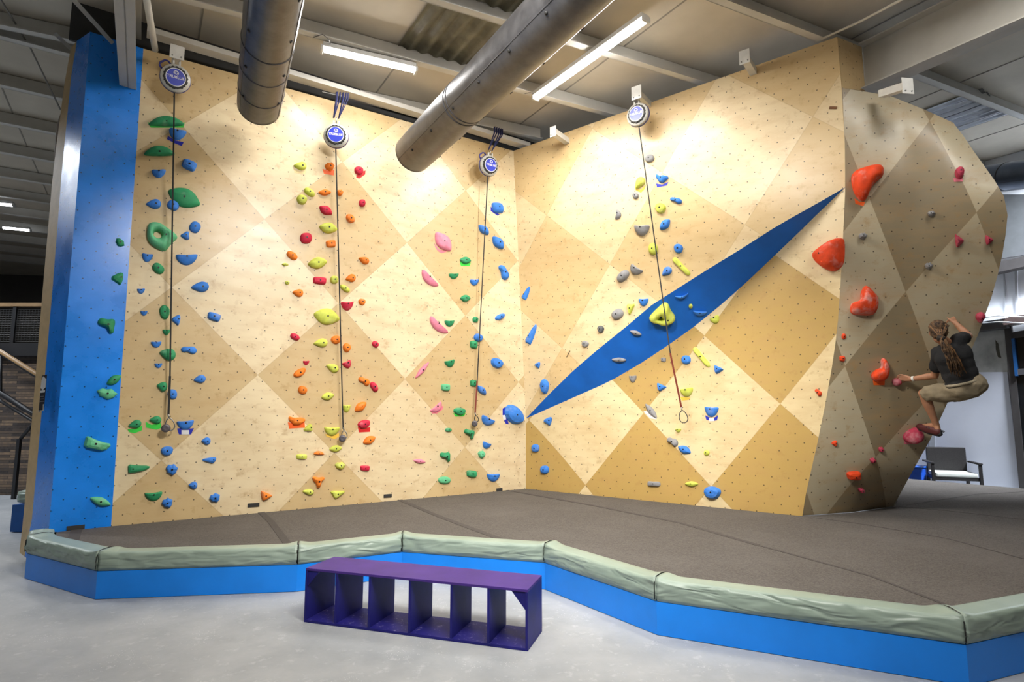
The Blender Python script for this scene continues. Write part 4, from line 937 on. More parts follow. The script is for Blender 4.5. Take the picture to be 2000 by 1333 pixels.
    def ribbon(a, b, w_, m, name):
        bm = bmesh.new(); fx = (b - a).normalized(); sd = fx.cross((a - CAM).normalized()).normalized(); L_ = (b - a).length
        box_bm(bm, (a + b) / 2, sd, fx, sd.cross(fx), w_, L_, .003); return bm_obj(name, bm, m, e)
    ribbon(pts[0], pts[1], wd, WEB, 'webbing')
    ribbon(pts[1], pts[2], .024, WEBR if tail == 'red' else WEB, 'sewn_tail')
    a = pts[2]; b = pts[3]; d = (b - a); L_ = d.length; d.normalize(); sd = d.cross((a - CAM).normalized()).normalized()
    tube('swivel', [a - d * .01, a + d * .035], .010, STEEL, e, 8)
    loop = []
    for i in range(17):
        t = 2 * math.pi * i / 16; loop.append(a + d * (.035 + L_ * .5 - math.cos(t) * L_ * .48) + sd * math.sin(t) * L_ * .26 * (1.15 - .3 * math.cos(t)))
    tube('carabiner', loop, .0065, GEAR if tail == 'red' else STEEL, e, 8)
    if weight:
        q = cast(*weight)[0]; q = toward(q, 1 - ropepts[-1][2] / (q - CAM).length); fn = (CAM - q).normalized(); uu = Z.cross(fn).normalized(); vv = fn.cross(uu)
        bm = bmesh.new(); lathe(bm, q, fn, uu, vv, [(.02, -.02), (.042, -.018), (.048, -.006), (.048, .006), (.040, .018), (.018, .014)], 24); bm_obj('rubber_stop', bm, plain('rubber_stop', (.10, .09, .10), .4, .2), e, True)
    settle(e, c); tag(e, label, 'auto belay', 'auto belay units'); return c, n, u, v
BK = plain('bracket_white', (.72, .72, .69), .45)
def bracket(px, py, n, arm, label, w=.09, plate=(.15, .2), armoff=0, wallpx=None):
    """square tube arm out of the wall with an end plate facing the room"""
    h = cast(*wallpx)[0]; d = (h - CAM).normalized()
    # find the point on the pixel's ray whose distance along n from the wall equals arm
    q = onpl(px, py, h + n * arm, n); u = Z.cross(n).normalized()
    e = empty('anchor_bracket', q)
    box('end_plate', q, u, Z, n, plate[0], plate[1], .01, BK, e, .002)
    box('arm', q - n * (arm + .05) / 2 - Z * 0, u, Z, n, w, w, arm + .05 - .005, BK, e, .003)
    for s in (-1, 1):
        tube('bolt_head', [q + u * s * plate[0] * .3 - Z * plate[1] * .32 + n * .004, q + u * s * plate[0] * .3 - Z * plate[1] * .32 + n * .014], .009, STEEL, e, 8)
    settle(e, q); tag(e, label, 'bracket', 'white anchor brackets at the wall tops'); return q
FA = (nA if nA.dot(CAM - a0) > 0 else -nA); FL = (nL if nL.dot(CAM - p0) > 0 else -nL)
q = bracket(346, 102, FA, .42, 'white anchor bracket holding the leftmost auto belay', wallpx=(400, 150), plate=(.15, .17))
belay(343, 152, .42, (FA + X * .0).normalized(), -.25, .16, [(332, 735, .12), (329, 811, .12), (333, 836, .12)], q - Z * .06, 'leftmost auto belay with blue carrying handle, hung beside the top of the blue wall', False, (324, 837))
top2 = atz(656, 205, 6.2); top2 = hitA(656, 212) + FA * .3
belay(656, 264, .36, (FA * .8 + Vector((-.1, -.8, 0))).normalized(), -.12, .165, [(670, 838, .1), (671, 836.5, .1), (673, 853, .1)], top2, 'auto belay hung on blue slings from the purlin, between the two ceiling ducts', True, (669, 857), handle=False)
top3 = hitA(955, 275) + FA * .3
belay(957, 323, .4, (FA).normalized(), -.15, .165, [(932, 745, .1), (928, 808, .1), (931, 820, .1)], top3, 'auto belay hung on blue slings near the inner corner', True, (927, 828), 'red')
q = bracket(1243, 181, FL, .42, 'white anchor bracket holding the auto belay on the right-hand wall', wallpx=(1270, 215))
belay(1244, 223, .42, (FL).normalized(), -.08, .165, [(1309, 690, .75), (1331, 797, .42), (1336, 822, .42)], q - Z * .06, 'rightmost auto belay, hung from a white bracket on the right-hand wall', False, None, 'red', False)
bracket(1080, 257, FL, .42, 'bare white bracket at the wall top near the inner corner', wallpx=(1105, 270), plate=(.11, .17))
bracket(1454, 111, FL, .42, 'bare white bracket at the wall top left of the prow', wallpx=(1470, 140), plate=(.13, .19))
nP = Vector((.85, -.53, 0)).normalized()
e = empty('anchor_bracket', (0, 0, 0)); pA = aty(1772, 168, 6.25); pB = aty(1722, 184, 6.62); d = (pA - pB).normalized(); ux = Z.cross(d).normalized()
box('arm', (pA + pB) / 2, d, ux, Z, (pA - pB).length, .09, .09, BK, e, .003); box('end_plate', pA + d * .006, ux, Z, d, .14, .19, .01, BK, e, .002)
for s in (-1, 1): tube('bolt_head', [pA + d * .008 + ux * s * .04 - Z * .06, pA + d * .018 + ux * s * .04 - Z * .06], .009, STEEL, e, 8)
settle(e, pA); tag(e, 'bare white bracket above the prow, under the big rafter', 'bracket', 'white anchor brackets at the wall tops')
# dark boxes painted as the shade in notches where the seams meet the wall, and a wooden patch
for x, y, w in ((495, 986, 17), (757, 968, 14), (975, 956, 12), (148, 1030, 20)):
    h = cast(x, y - 4); p = h[0]; n = h[1]; u = Z.cross(n).normalized(); s = (p - CAM).length / F
    o = box('trim_%d' % k, onpl(x, y + 1, p, n) + n * .006, u, Z, n, w * s * 1.1, .045, .01, plain('notch_shade', (.03, .03, .03), .8)); struct(o); k += 1
h = cast(1627, 211); u = Z.cross(h[1]).normalized(); v = h[1].cross(u)
bm = bmesh.new(); box_bm(bm, h[0] + h[1] * .006, (u * .95 - v * .3).normalized(), (v * .95 + u * .3).normalized(), h[1], .085, .03, .01, .002); o = bm_obj('wood_patch', bm, plain('reddish_wood', (.18, .07, .02), .5)); tag(o, 'small reddish-brown wood patch near the top right corner of the right-hand wall', 'wood patch')
h = cast(1110, 692); u = Z.cross(h[1]).normalized(); v = h[1].cross(u)
struct(box('trim_%d' % k, h[0] + h[1] * .002, (u * .55 + v * .83).normalized(), (v * .55 - u * .83).normalized(), h[1], .12, .012, .004, plain('slot_shadow', (.10, .06, .02), .8))); k += 1
k0 = k
# ------------------------------------------------------------------ background, right
k = k0
wn_ = (M1 - M0).normalized(); wnm = Vector((-wn_.y, wn_.x, 0));
if wnm.dot(M0 - CAM) < 0: wnm = -wnm
W0 = M0 + wnm * 1.5; hitW = lambda x, y, off=0: onpl(x, y, W0 - wnm * off, wnm)
def siding():
    m, nt, b = base_mat('white_siding'); co = objco(nt)
    f = tex_noise(nt, co, 2, 5)
    c = mixc(nt, ramp(nt, f, (.35, .7)), (.60, .63, .68), (.70, .72, .75))
    nt.links.new(c, b.inputs['Base Color']); b.inputs['Roughness'].default_value = .6; return m
bm = bmesh.new(); A_ = W0 - wn_ * 6; B_ = W0 + wn_ * 7
vs = [bm.verts.new(v) for v in (dn(A_), dn(B_), dn(B_, ZR - .01), dn(A_, ZR - .01))]; bm.faces.new(vs)
struct(bm_obj('wall_back', bm, siding()))
def quadW(name, pts, mat, off, th=.03, parent=None):
    bm = bmesh.new(); f = [bm.verts.new(hitW(x, y, off)) for x, y in pts]; b_ = [bm.verts.new(hitW(x, y, off) + wnm * th) for x, y in pts]
    bm.faces.new(f); bm.faces.new(b_[::-1]); n = len(pts)
    for i in range(n): bm.faces.new((f[i], f[(i + 1) % n], b_[(i + 1) % n], b_[i]))
    return bm_obj(name, bm, mat, parent)
BRD = plain('white_board', (.62, .65, .74), .5, 0, .04, 1.5, .3); DRT = plain('dirty_plaster', (.46, .47, .46), .8, 0, .3, 3); DKB = plain('dark_brown_metal', (.06, .055, .055), .5); GLS = plain('dark_glass', (.01, .012, .015), .08)
o = quadW('wall_board', [(1826, 728), (1967.5, 727), (1996, 985), (1826, 985)], BRD, .05, .045); tag(o, 'large smooth white board on the back wall behind the black chair', 'wall board')
o = quadW('wall_board', [(1700, 700), (1815, 700), (1815, 985), (1700, 985)], BRD, .05, .045); tag(o, 'narrow white board on the back wall beside the foot of the prow', 'wall board')
struct(quadW('trim_%d' % k, [(1815, 600), (1826, 600), (1826, 985), (1815, 985)], plain('grey_trim', (.42, .44, .47), .5), .06, .05)); k += 1
struct(quadW('trim_%d' % k, [(1860, 648), (1966, 644), (1968, 727), (1860, 728)], DRT, .04, .035)); k += 1
o = quadW('stain_patch', [(1944, 664), (1950, 672), (1953, 690), (1956, 700), (1949, 698), (1945, 684)], plain('torn_hole', (.08, .075, .06), .9), .043, .003); tag(o, 'dark torn patch in the dirty plaster above the white board', 'hole')
struct(quadW('trim_%d' % k, [(1890, 632), (1964, 620), (1966, 640), (1880, 650)], DKB, .3, .28)); k += 1
struct(quadW('trim_%d' % k, [(1880, 624), (1960, 612), (1964, 622), (1880, 634)], plain('pale_ledge', (.62, .64, .67), .5), .36, .34)); k += 1
for x0, x1 in ((1959, 1961.5), (1981, 1986)): struct(quadW('trim_%d' % k, [(x0, 520), (x1, 520), (x1 + 3, 616), (x0 + 3, 616)], plain('grey_trim', (.42, .44, .47), .5), .03, .028)); k += 1
struct(quadW('trim_%d' % k, [(1930, 516), (2060, 488), (2060, 508), (1930, 536)], DKB, .3, .25)); k += 1
struct(quadW('trim_%d' % k, [(1900, 380), (2080, 380), (2080, 486), (1900, 514)], plain('dark_infill', (.07, .075, .08), .8), .05, .04)); k += 1
struct(quadW('trim_%d' % k, [(1957, 622), (2080, 600), (2080, 615), (1960, 636)], plain('brown_beam', (.09, .06, .055), .5), .34, .3)); k += 1
dr = struct(empty('door_1', hitW(1985, 900)))
quadW('door_frame', [(1960, 628), (1974, 626), (2010, 1000), (1995, 1000)], DKB, .1, .09, dr); quadW('door_frame', [(1974, 650), (2080, 632), (2080, 646), (1976, 662)], DKB, .1, .09, dr)
quadW('door_post', [(1975, 662), (1981, 661), (1988, 735), (1982, 735)], plain('blue_post', (.02, .12, .36), .4), .14, .06, dr); quadW('door_rail', [(1980, 722), (2080, 712), (2080, 722), (1981, 734)], plain('door_grey', (.12, .12, .13), .4), .13, .06, dr)
quadW('door_glass', [(1974, 655), (2080, 640), (2100, 1000), (2008, 1000)], GLS, .08, .02, dr); settle(dr, dn(hitW(1985, 900)))
sh = quadW('sign_strip', [(1974, 735), (1978, 735), (1982, 760), (1978, 760)], plain('white_sticker', (.7, .7, .75), .4), .16, .01, dr)
for i, (a, b, c_) in enumerate((((1900, 623), (1950, 617), (2010, 620)), ((1905, 633), (1950, 629), (2010, 632)))):
    o = tube('wall_cable', [hitW(*a, .4), hitW(*b, .42), hitW(*c_, .42)], .012, plain('pale_cable', (.6, .62, .65), .5), None, 6); tag(o, ('upper' if i == 0 else 'lower') + ' of two pale cables strung along the back wall over the dirty plaster', 'cable', 'pale cables on the back wall')
# chair on the floor behind the mat edge
RAT = plain('black_rattan', (.018, .016, .016), .5, 0, .3, 60, .4, .5, 90); CUS = plain('cream_cushion', (.58, .60, .56), .8)
cc = aty(1857, 900, 11.3); cc = Vector((cc.x, cc.y, 0)); ch = empty('patio_chair', cc)
cf = Vector((-.38, -.92, 0)).normalized(); cu_ = Vector((-cf.y, cf.x, 0))
def cb(name, u0, u1, f0, f1, z0, z1, mat, bev=.006):
    return box(name, cc + cu_ * ((u0 + u1) / 2) + cf * ((f0 + f1) / 2) + Z * ((z0 + z1) / 2), cu_, cf, Z, abs(u1 - u0), abs(f1 - f0), z1 - z0, mat, ch, bev)
for s in (-1, 1):
    cb('leg', s * .34, s * .39, .27, .32, 0, .66, RAT); cb('leg', s * .29, s * .34, -.30, -.25, 0, .42, RAT)
    cb('armrest', s * .33, s * .40, -.28, .33, .66, .69, RAT)
cb('seat_frame', -.34, .34, -.27, .30, .36, .42, RAT); cb('seat_cushion', -.325, .325, -.24, .31, .42, .50, CUS, .025); cb('backrest', -.32, .32, -.33, -.27, .40, .94, RAT, .012)
settle(ch, cc); tag(ch, 'black woven patio armchair with a cream cushion behind the far mat edge', 'chair')
bx = aty(1780, 930, 11.9); bxx = Vector((bx.x, bx.y, 0))
bm = bmesh.new(); box_bm(bm, bxx + Z * .26, wn_, wnm, Z, .50, .4, .52, .012); o = bm_obj('storage_tub', bm, plain('royal_blue_plastic', (.01, .06, .36), .4)); tag(o, 'royal blue box against the back wall left of the black chair', 'box')
box('tub_lid', bxx + Z * .545, wn_, wnm, Z, .53, .43, .03, plain('royal_blue_lid', (.012, .09, .45), .35), o, .008)
bag = bxx - wnm * .42 - wn_ * .22
bm = bmesh.new(); bmesh.ops.create_icosphere(bm, subdivisions=3, radius=.17)
for v in bm.verts: v.co.z = max(-.15, v.co.z * 1.1 + .03 * noise.noise(v.co * 9)); v.co.x *= 1.0 + .3 * noise.noise(v.co * 7)
bmesh.ops.translate(bm, vec=bag + Z * .42 - Z * .42 + Z * .155, verts=bm.verts); o = bm_obj('duffel_bag', bm, plain('bag_black', (.02, .022, .03), .7), None, True); tag(o, 'dark lumpy bag leaning in front of the royal blue box', 'bag')
# ------------------------------------------------------------------ background, left
def clad():
    m, nt, b = base_mat('reclaimed_wood'); co = objco(nt)
    br = nt.nodes.new('ShaderNodeTexBrick'); mp_ = nt.nodes.new('ShaderNodeMapping'); mp_.inputs['Rotation'].default_value = (R(90), 0, 0); nt.links.new(co, mp_.inputs[0]); nt.links.new(mp_.outputs[0], br.inputs['Vector'])
    for a_, v_ in (('Scale', 1), ('Mortar Size', .004), ('Brick Width', .62), ('Row Height', .052), ('Bias', -.25)): br.inputs[a_].default_value = v_
    br.offset = .37; br.squash = 1.6; br.squash_frequency = 3
    br.inputs['Color1'].default_value = (.035, .026, .022, 1); br.inputs['Color2'].default_value = (.30, .20, .12, 1); br.inputs['Mortar'].default_value = (.01, .008, .006, 1)
    nt.links.new(mixc(nt, math_n(nt, 'MULTIPLY', ramp(nt, tex_noise(nt, co, 14, 5), (.4, .6)), .5), br.outputs['Color'], (.07, .055, .05)), b.inputs['Base Color']); b.inputs['Roughness'].default_value = .75; return m
YL = 11.4
g0 = atz(30, 968, 0); YL = g0.y
bm = bmesh.new(); vs = [bm.verts.new(v) for v in ((-20, YL, 0), (-5.5, YL, 0), (-5.5, YL, 2.8), (-20, YL, 2.8))]; bm.faces.new(vs)
struct(bm_obj('wall_far', bm, clad()))
BM = plain('black_steel', (.012, .012, .014), .45); OAK = plain('oak_rail', (.36, .22, .10), .45)
zz = lambda y: aty(40, y, YL).z
mez = empty('mezzanine_balcony', (-8, YL, 0))
box('floor_edge', (-12, YL - .05, (zz(672) + zz(697)) / 2), X, Y, Z, 14, .25, zz(672) - zz(697), BM, mez); box('floor_slab', (-12, YL + 2.5, zz(690)), X, Y, Z, 14, 5, .1, BM, mez)
box('hand_rail', (-12, YL - .05, zz(597)), X, Y, Z, 14, .12, .07, OAK, mez)
for px in (-60, 32, 110): p = aty(px, 640, YL); box('post', (p.x, YL - .06, (zz(600) + zz(680)) / 2), X, Y, Z, .07, .05, zz(600) - zz(680), BM, mez)
bm = bmesh.new(); zt, zb = zz(606), zz(668)
for i in range(15): tube_bm(bm, [(-13, YL - .05, zb + (zt - zb) * i / 14), (-6, YL - .05, zb + (zt - zb) * i / 14)], .004, 4)
for i in range(120): x = -13 + 7 * i / 119; tube_bm(bm, [(x, YL - .05, zb), (x, YL - .05, zt)], .004, 4)
bm_obj('wire_infill', bm, plain('wire_grey', (.10, .10, .10), .5), mez); settle(mez, (-8, YL, zz(690)))
tag(mez, 'far mezzanine balcony edge with oak-capped rail and wire mesh, at left behind the blue wall', 'balcony')
box_o = None
st = empty('staircase', (-9, 10.4, 0)); YS = YL - .5
tube('hand_rail', [aty(-60, 650, YS), aty(75, 733, YS), aty(120, 760, YS)], .045, OAK, st, 8)
for y0_, y1_, r_ in ((690, 742, .035), (768, 818, .05), (783, 832, .03)): tube('stringer' if r_ > .03 else 'lower_rail', [aty(0, y0_, YS), aty(120, y1_ + 25, YS)], r_, BM, st, 6)
for x in (2, 105): tube('baluster', [aty(x, 692 + x * .6, YS), aty(x, 772 + x * .6, YS)], .02, BM, st, 6)
tube('brace', [aty(75, 815, YS), aty(40, 858, YS)], .03, BM, st, 6)
p = aty(40, 858, YS); box('support_post', (p.x - .02, p.y, p.z / 2), X, Y, Z, .06, .06, p.z, BM, st); p = aty(112, 830, YS); box('support_post', (p.x, p.y, p.z / 2), X, Y, Z, .08, .08, p.z, BM, st)
settle(st, (aty(40, 858, YS).x, YS, 0)); tag(st, 'black steel staircase with an oak hand rail, at left before the wooden cladding', 'staircase')
# second matting corner glimpsed behind the blue wall
q0 = atz(19, 1041, 0); bk = empty('platform_kerb', q0); hgt = .42
box('kerb_board', (q0.x + .5, q0.y + .6, .19), X, Y, Z, 1.0, 1.2, .36, plain('blue_kerb_far', (.004, .09, .36), .5), bk)
bm = bmesh.new(); box_bm(bm, Vector((q0.x + .5, q0.y + .62, .47)), X, Y, Z, .98, 1.18, .17, .05); o = bm_obj('edge_pad', bm, VIN, bk); settle(bk, q0)
tag(bk, 'far dark blue kerb with a grey-green pad, at the left edge behind the blue wall', 'kerb')
# mezzanine background wall and hall shell
SH_ = plain('hall_dark', (.10, .095, .09), .9, 0, .1, 1)
def shell(name, a, b, mat=SH_):
    bm = bmesh.new(); vs = [bm.verts.new(v) for v in (dn(a), dn(b), dn(b, ZR), dn(a, ZR))]; bm.faces.new(vs); struct(bm_obj(name, bm, mat))
V3 = Vector
shell('wall_hall_far', V3((-24, 20, 0)), V3((16, 26, 0))); shell('wall_hall_left', V3((-24, -8, 0)), V3((-24, 20, 0))); shell('wall_hall_right', V3((16, -8, 0)), V3((16, 26, 0)), plain('hall_grey', (.3, .3, .3), .9)); shell('wall_hall_front', V3((-24, -8, 0)), V3((16, -8, 0)), plain('hall_grey', (.3, .3, .3), .9))
# sign on the plywood end and a hanging board on its far side
def strip3(name, pxs, mat, dy=0, th=.006, parent=None, plane=None):
    bm = bmesh.new(); o_, n_ = plane; f = [bm.verts.new(onpl(x, y, o_ + n_ * dy, n_)) for x, y in pxs]; b_ = [bm.verts.new(onpl(x, y, o_ + n_ * (dy - th), n_)) for x, y in pxs]
    bm.faces.new(f); bm.faces.new(b_[::-1]); n = len(pxs)
    for i in range(n): bm.faces.new((f[i], f[(i + 1) % n], b_[(i + 1) % n], b_[i]))
    return bm_obj(name, bm, mat, parent)
hp = cast(88, 775); SP = (hp[0], Vector((-.42, -.9, 0)).normalized())
sg = strip3('notice_sign', [(82, 734), (92, 732), (86, 800), (75, 806)], plain('notice_black', (.015, .015, .02), .4), .06, .004, None, SP)
strip3('white_hexagon', [(84, 735), (90.5, 741), (89, 757), (83, 763), (79.5, 758), (81, 744)], plain('notice_white', (.6, .6, .6), .5), .063, .002, sg, SP)
strip3('lettering', [(78, 764), (88, 762), (87.5, 767), (77.6, 768)], plain('notice_white', (.6, .6, .6), .5), .063, .002, sg, SP)
for yy in (775, 780, 785): strip3('lettering', [(77, yy), (86, yy - 1), (86, yy), (77, yy + 1)], plain('notice_grey', (.2, .2, .22), .5), .063, .002, sg, SP)
strip3('frame_line', [(84, 790), (85.4, 790), (85, 803), (74.5, 804), (74.5, 802.5), (83.6, 801.6)], plain('notice_white', (.6, .6, .6), .5), .063, .002, sg, SP)
tag(sg, 'narrow black sign with a white hexagon on the plywood edge of the blue wall', 'sign')
p_ = [aty(128, 205, 6.93), aty(122, 235, 6.93), aty(116, 262, 6.93), aty(113, 290, 6.93), aty(109, 318, 6.93)]
bm = bmesh.new(); tube_bm(bm, p_, [.02, .05, .045, .04, .02], 10, True, (1, .5)); o = bm_obj('climbing_volume', bm, plain('volume_wood', (.30, .24, .19), .6), None, True); tag(o, 'grey-brown wooden volume jutting from the far side of the plywood edge, upper left', 'climbing volume')
# ------------------------------------------------------------------ the climber
def blend(name, prims, voxel, mat, parent=None, smooth_it=4, inflate=0.0, push=None):
    """fuse tapered limbs and ellipsoids into one continuous skin"""
    bm = bmesh.new()
    for pr_ in prims:
        if pr_[0] == 'c':   # limb: list of (point, radius)
            L = pr_[1]
            for (a, ra), (b, rb) in zip(L, L[1:]):
                n = max(2, int((b - a).length / .015))
                for i in range(n + 1):
                    t = i / n; c = a.lerp(b, t); r_ = ra + (rb - ra) * t + inflate
                    M = Matrix.Translation(c); bmesh.ops.create_icosphere(bm, subdivisions=2 if r_ > .012 else 1, radius=r_, matrix=M)
        else:               # ellipsoid: centre, axes(3 vecs), radii
            _, c, ax, rr = pr_; M = Matrix.Translation(c) @ Matrix([[ax[j][i] for j in range(3)] + [0] for i in range(3)] + [[0, 0, 0, 1]]) @ Matrix.Diagonal((rr[0] + inflate, rr[1] + inflate, rr[2] + inflate, 1))
            bmesh.ops.create_icosphere(bm, subdivisions=4, radius=1, matrix=M)
    me = bpy.data.meshes.new('tmp'); bm.to_mesh(me); bm.free(); t = bpy.data.objects.new('tmp', me); COL.objects.link(t)
    md = t.modifiers.new('r', 'REMESH'); md.mode = 'VOXEL'; md.voxel_size = voxel
    sm = t.modifiers.new('s', 'SMOOTH'); sm.factor = .5; sm.iterations = smooth_it
    bpy.context.view_layer.update(); m2 = bpy.data.meshes.new_from_object(t.evaluated_get(bpy.context.evaluated_depsgraph_get())); bpy.data.objects.remove(t)
    if push:
        for v in m2.vertices: v.co = push(v.co)
    m2.materials.clear(); return link(name, m2, mat, parent, True)
J = lambda x, y, Y_: aty(x, y, Y_)
def skin():
    m, nt, b = base_mat('tanned_skin'); f = tex_noise(nt, objco(nt), 18, 4)
    nt.links.new(mixc(nt, ramp(nt, f, (.3, .7)), (.40, .19, .105), (.50, .25, .145)), b.inputs['Base Color']); b.inputs['Roughness'].default_value = .5; b.inputs['Subsurface Weight'].default_value = .08; b.inputs['Subsurface Radius'].default_value = (.02, .008, .004); return m
SK = skin()
neck = J(1851, 672, 6.30); shL = J(1834, 689, 6.38); shR = J(1871, 664, 6.24); elL = J(1826, 734, 6.60); wrL = J(1779, 741, 6.80)
elR = J(1892, 657, 6.36); wrR = J(1866, 631, 6.47); hipL = J(1870, 765, 6.38); hipR = J(1902, 752, 6.27); pel = (hipL + hipR) / 2
knL = J(1804, 769, 6.70); anL = J(1829, 831, 6.74); heL = J(1833, 844, 6.72); toL = J(1797, 833, 6.94)
knR = J(1868, 708, 6.52); anR = J(1866, 768, 6.64); toR = J(1857, 775, 6.76)
head = J(1833, 649, 6.24)
face = (J(1822, 655, 6.6) - head).normalized(); hup = (J(1826, 615, 6.28) - head).normalized(); hup = (hup - face * hup.dot(face)).normalized(); hside = face.cross(hup)
midt = pel.lerp(neck, .5); sp = (neck - pel).normalized(); across = (shR - shL); across = (across - sp * across.dot(sp)).normalized(); dep = sp.cross(across)
if dep.y > 0: dep = -dep    # toward the camera = the back
chest = pel.lerp(neck, .72) ; waist = pel.lerp(neck, .35)
prims = [('e', head + hup * .02, (hside, face, hup), (.074, .092, .105)), ('e', head - hup * .055 + face * .025, (hside, face, hup), (.055, .066, .065)),
 ('c', [(head - hup * .07 - face * .02, .052), (neck, .058), (neck.lerp(chest, .4), .07)]),
 ('e', chest, (across, dep, sp), (.165, .105, .17)), ('e', waist, (across, dep, sp), (.135, .095, .16)), ('e', pel, (across, dep, sp), (.155, .11, .12)),
 ('c', [(shL.lerp(chest, .4), .06), (shL, .056), (shL.lerp(elL, .5), .044), (elL, .038), (elL.lerp(wrL, .3), .040), (wrL, .025)]),
 ('c', [(shR.lerp(chest, .4), .06), (shR, .056), (shR.lerp(elR, .5), .046), (elR, .038), (elR.lerp(wrR, .3), .040), (wrR, .025)]),
 ('c', [(hipL, .088), (hipL.lerp(knL, .5), .074), (knL, .055), (knL.lerp(anL, .3), .056), (knL.lerp(anL, .75), .038), (anL, .034), (heL, .03)]),
 ('c', [(anL, .034), (toL, .026)]),
 ('c', [(hipR, .088), (hipR.lerp(knR, .5), .074), (knR, .055), (knR.lerp(anR, .3), .055), (anR, .034), (toR, .026)])]
# face on the wall side: brow, nose, chin, ears
fc = head + hup * -.01
prims += [('e', fc + face * .098 - hup * .012, (hside, face, hup), (.012, .018, .022)), ('e', fc + face * .085 + hup * .02, (hside, face, hup), (.045, .014, .012)), ('e', fc + face * .082 - hup * .052, (hside, face, hup), (.024, .012, .010)), ('e', fc + face * .075 - hup * .09, (hside, face, hup), (.022, .02, .018))]
for s in (-1, 1): prims.append(('e', head + hside * s * .078 - hup * .005 - face * .005, (face, hside, hup), (.016, .008, .030)))
def hand(wr, kn, tip, thumb, spread, n_down, r=.0085):
    """palm from the wrist to the knuckles; four fingers curling to the tips; thumb from the palm's side"""
    out = []; d = (kn - wr).normalized()
    for i in range(5): f = i / 4 - .5; out.append(('c', [(wr + spread * f * .025, .018), (wr.lerp(kn, .5) + spread * f * .05, .014), (kn + spread * f * .062, .0115)]))
    Ls = (.86, 1.0, .95, .76)
    for i in range(4):
        f = (i - 1.5) / 3; a = kn + spread * f * .068; e_ = (tip - kn) * Ls[i]
        p1_ = a + e_ * .48 + n_down * -.012; p2_ = a + e_ * .85 + n_down * .004 + spread * f * .012; p3_ = a + e_ * 1.0 + n_down * .022 + spread * f * .015
        out.append(('c', [(a, r * 1.15), (p1_, r), (p2_, r * .92), (p3_, r * .8)]))
    tb = wr.lerp(kn, .35) + (thumb - kn).normalized() * .018
    out.append(('c', [(tb, .014), (tb.lerp(thumb, .5), .011), (thumb, .009)]))
    return out
kL = J(1762, 738, 6.88); tL = J(1749, 741, 6.93); prims += hand(wrL, kL, tL, J(1762, 748, 6.95), (J(1764, 731, 6.88) - J(1764, 746, 6.90)).normalized(), Vector((0, .4, -.9)).normalized())
kR = J(1859, 622, 6.51); tR = J(1852, 627, 6.56); prims += hand(wrR, kR, tR, J(1850, 621, 6.53), (J(1867, 619, 6.52) - J(1852, 627, 6.50)).normalized(), Vector((0, .5, -.8)).normalized())
body = blend('person', prims, .0062, SK, None, 3)
def cloth(name, col, bs=50):
    m, nt, b = base_mat(name); co = objco(nt); f = tex_noise(nt, co, 6, 4); w = tex_noise(nt, co, bs, 2)
    nt.links.new(mixc(nt, ramp(nt, f, (.3, .7)), tuple(x * .75 for x in col), tuple(x * 1.2 for x in col)), b.inputs['Base Color']); b.inputs['Roughness'].default_value = .85; b.inputs['Specular IOR Level'].default_value = .2
    bump(nt, b, f, .6, .03); return m
wrinkle = lambda k_, a_: (lambda co: co + Vector((noise.noise(co * k_), noise.noise(co * k_ + Vector((5, 5, 5))), noise.noise(co * k_ + Vector((9, 1, 3))))) * a_)
blend('t_shirt', [('e', chest, (across, dep, sp), (.172, .115, .175)), ('e', pel.lerp(neck, .53), (across, dep, sp), (.164, .113, .17)), ('e', waist, (across, dep, sp), (.160, .112, .17)), ('e', pel + sp * .06, (across, dep, sp), (.160, .116, .10)), ('c', [(neck - sp * .03, .066), (neck - sp * .08, .09)]),
 ('c', [(shL.lerp(chest, .5), .085), (shL, .073), (shL.lerp(elL, .35), .066), (shL.lerp(elL, .62), .066)]), ('c', [(shR.lerp(chest, .5), .085), (shR, .073), (shR.lerp(elR, .35), .066), (shR.lerp(elR, .55), .066)])], .009, cloth('charcoal_jersey', (.030, .031, .034)), body, 3, .004, wrinkle(9, .012))
sho = blend('shorts', [('e', pel, (across, dep, sp), (.172, .130, .126)), ('c', [(hipL, .106), (hipL.lerp(knL, .4), .100), (hipL.lerp(knL, .82), .092)]), ('c', [(hipR, .120), (hipR.lerp(knR, .4), .100), (hipR.lerp(knR, .75), .088)])], .009, cloth('khaki_cotton', (.30, .25, .17)), body, 3, .004, wrinkle(11, .018))
wb_ = [pel + sp * .072 + across * math.cos(t) * .158 + dep * math.sin(t) * .119 for t in [2 * math.pi * i / 24 for i in range(25)]]
tube('waistband', wb_, .017, cloth('khaki_waist', (.38, .33, .24)), sho, 8)
# wristband
d = (elL - wrL).normalized(); c = wrL + d * .012; tube('wristband', [c, c + d * .022], .031, plain('white_band', (.75, .75, .7), .6), body, 16)
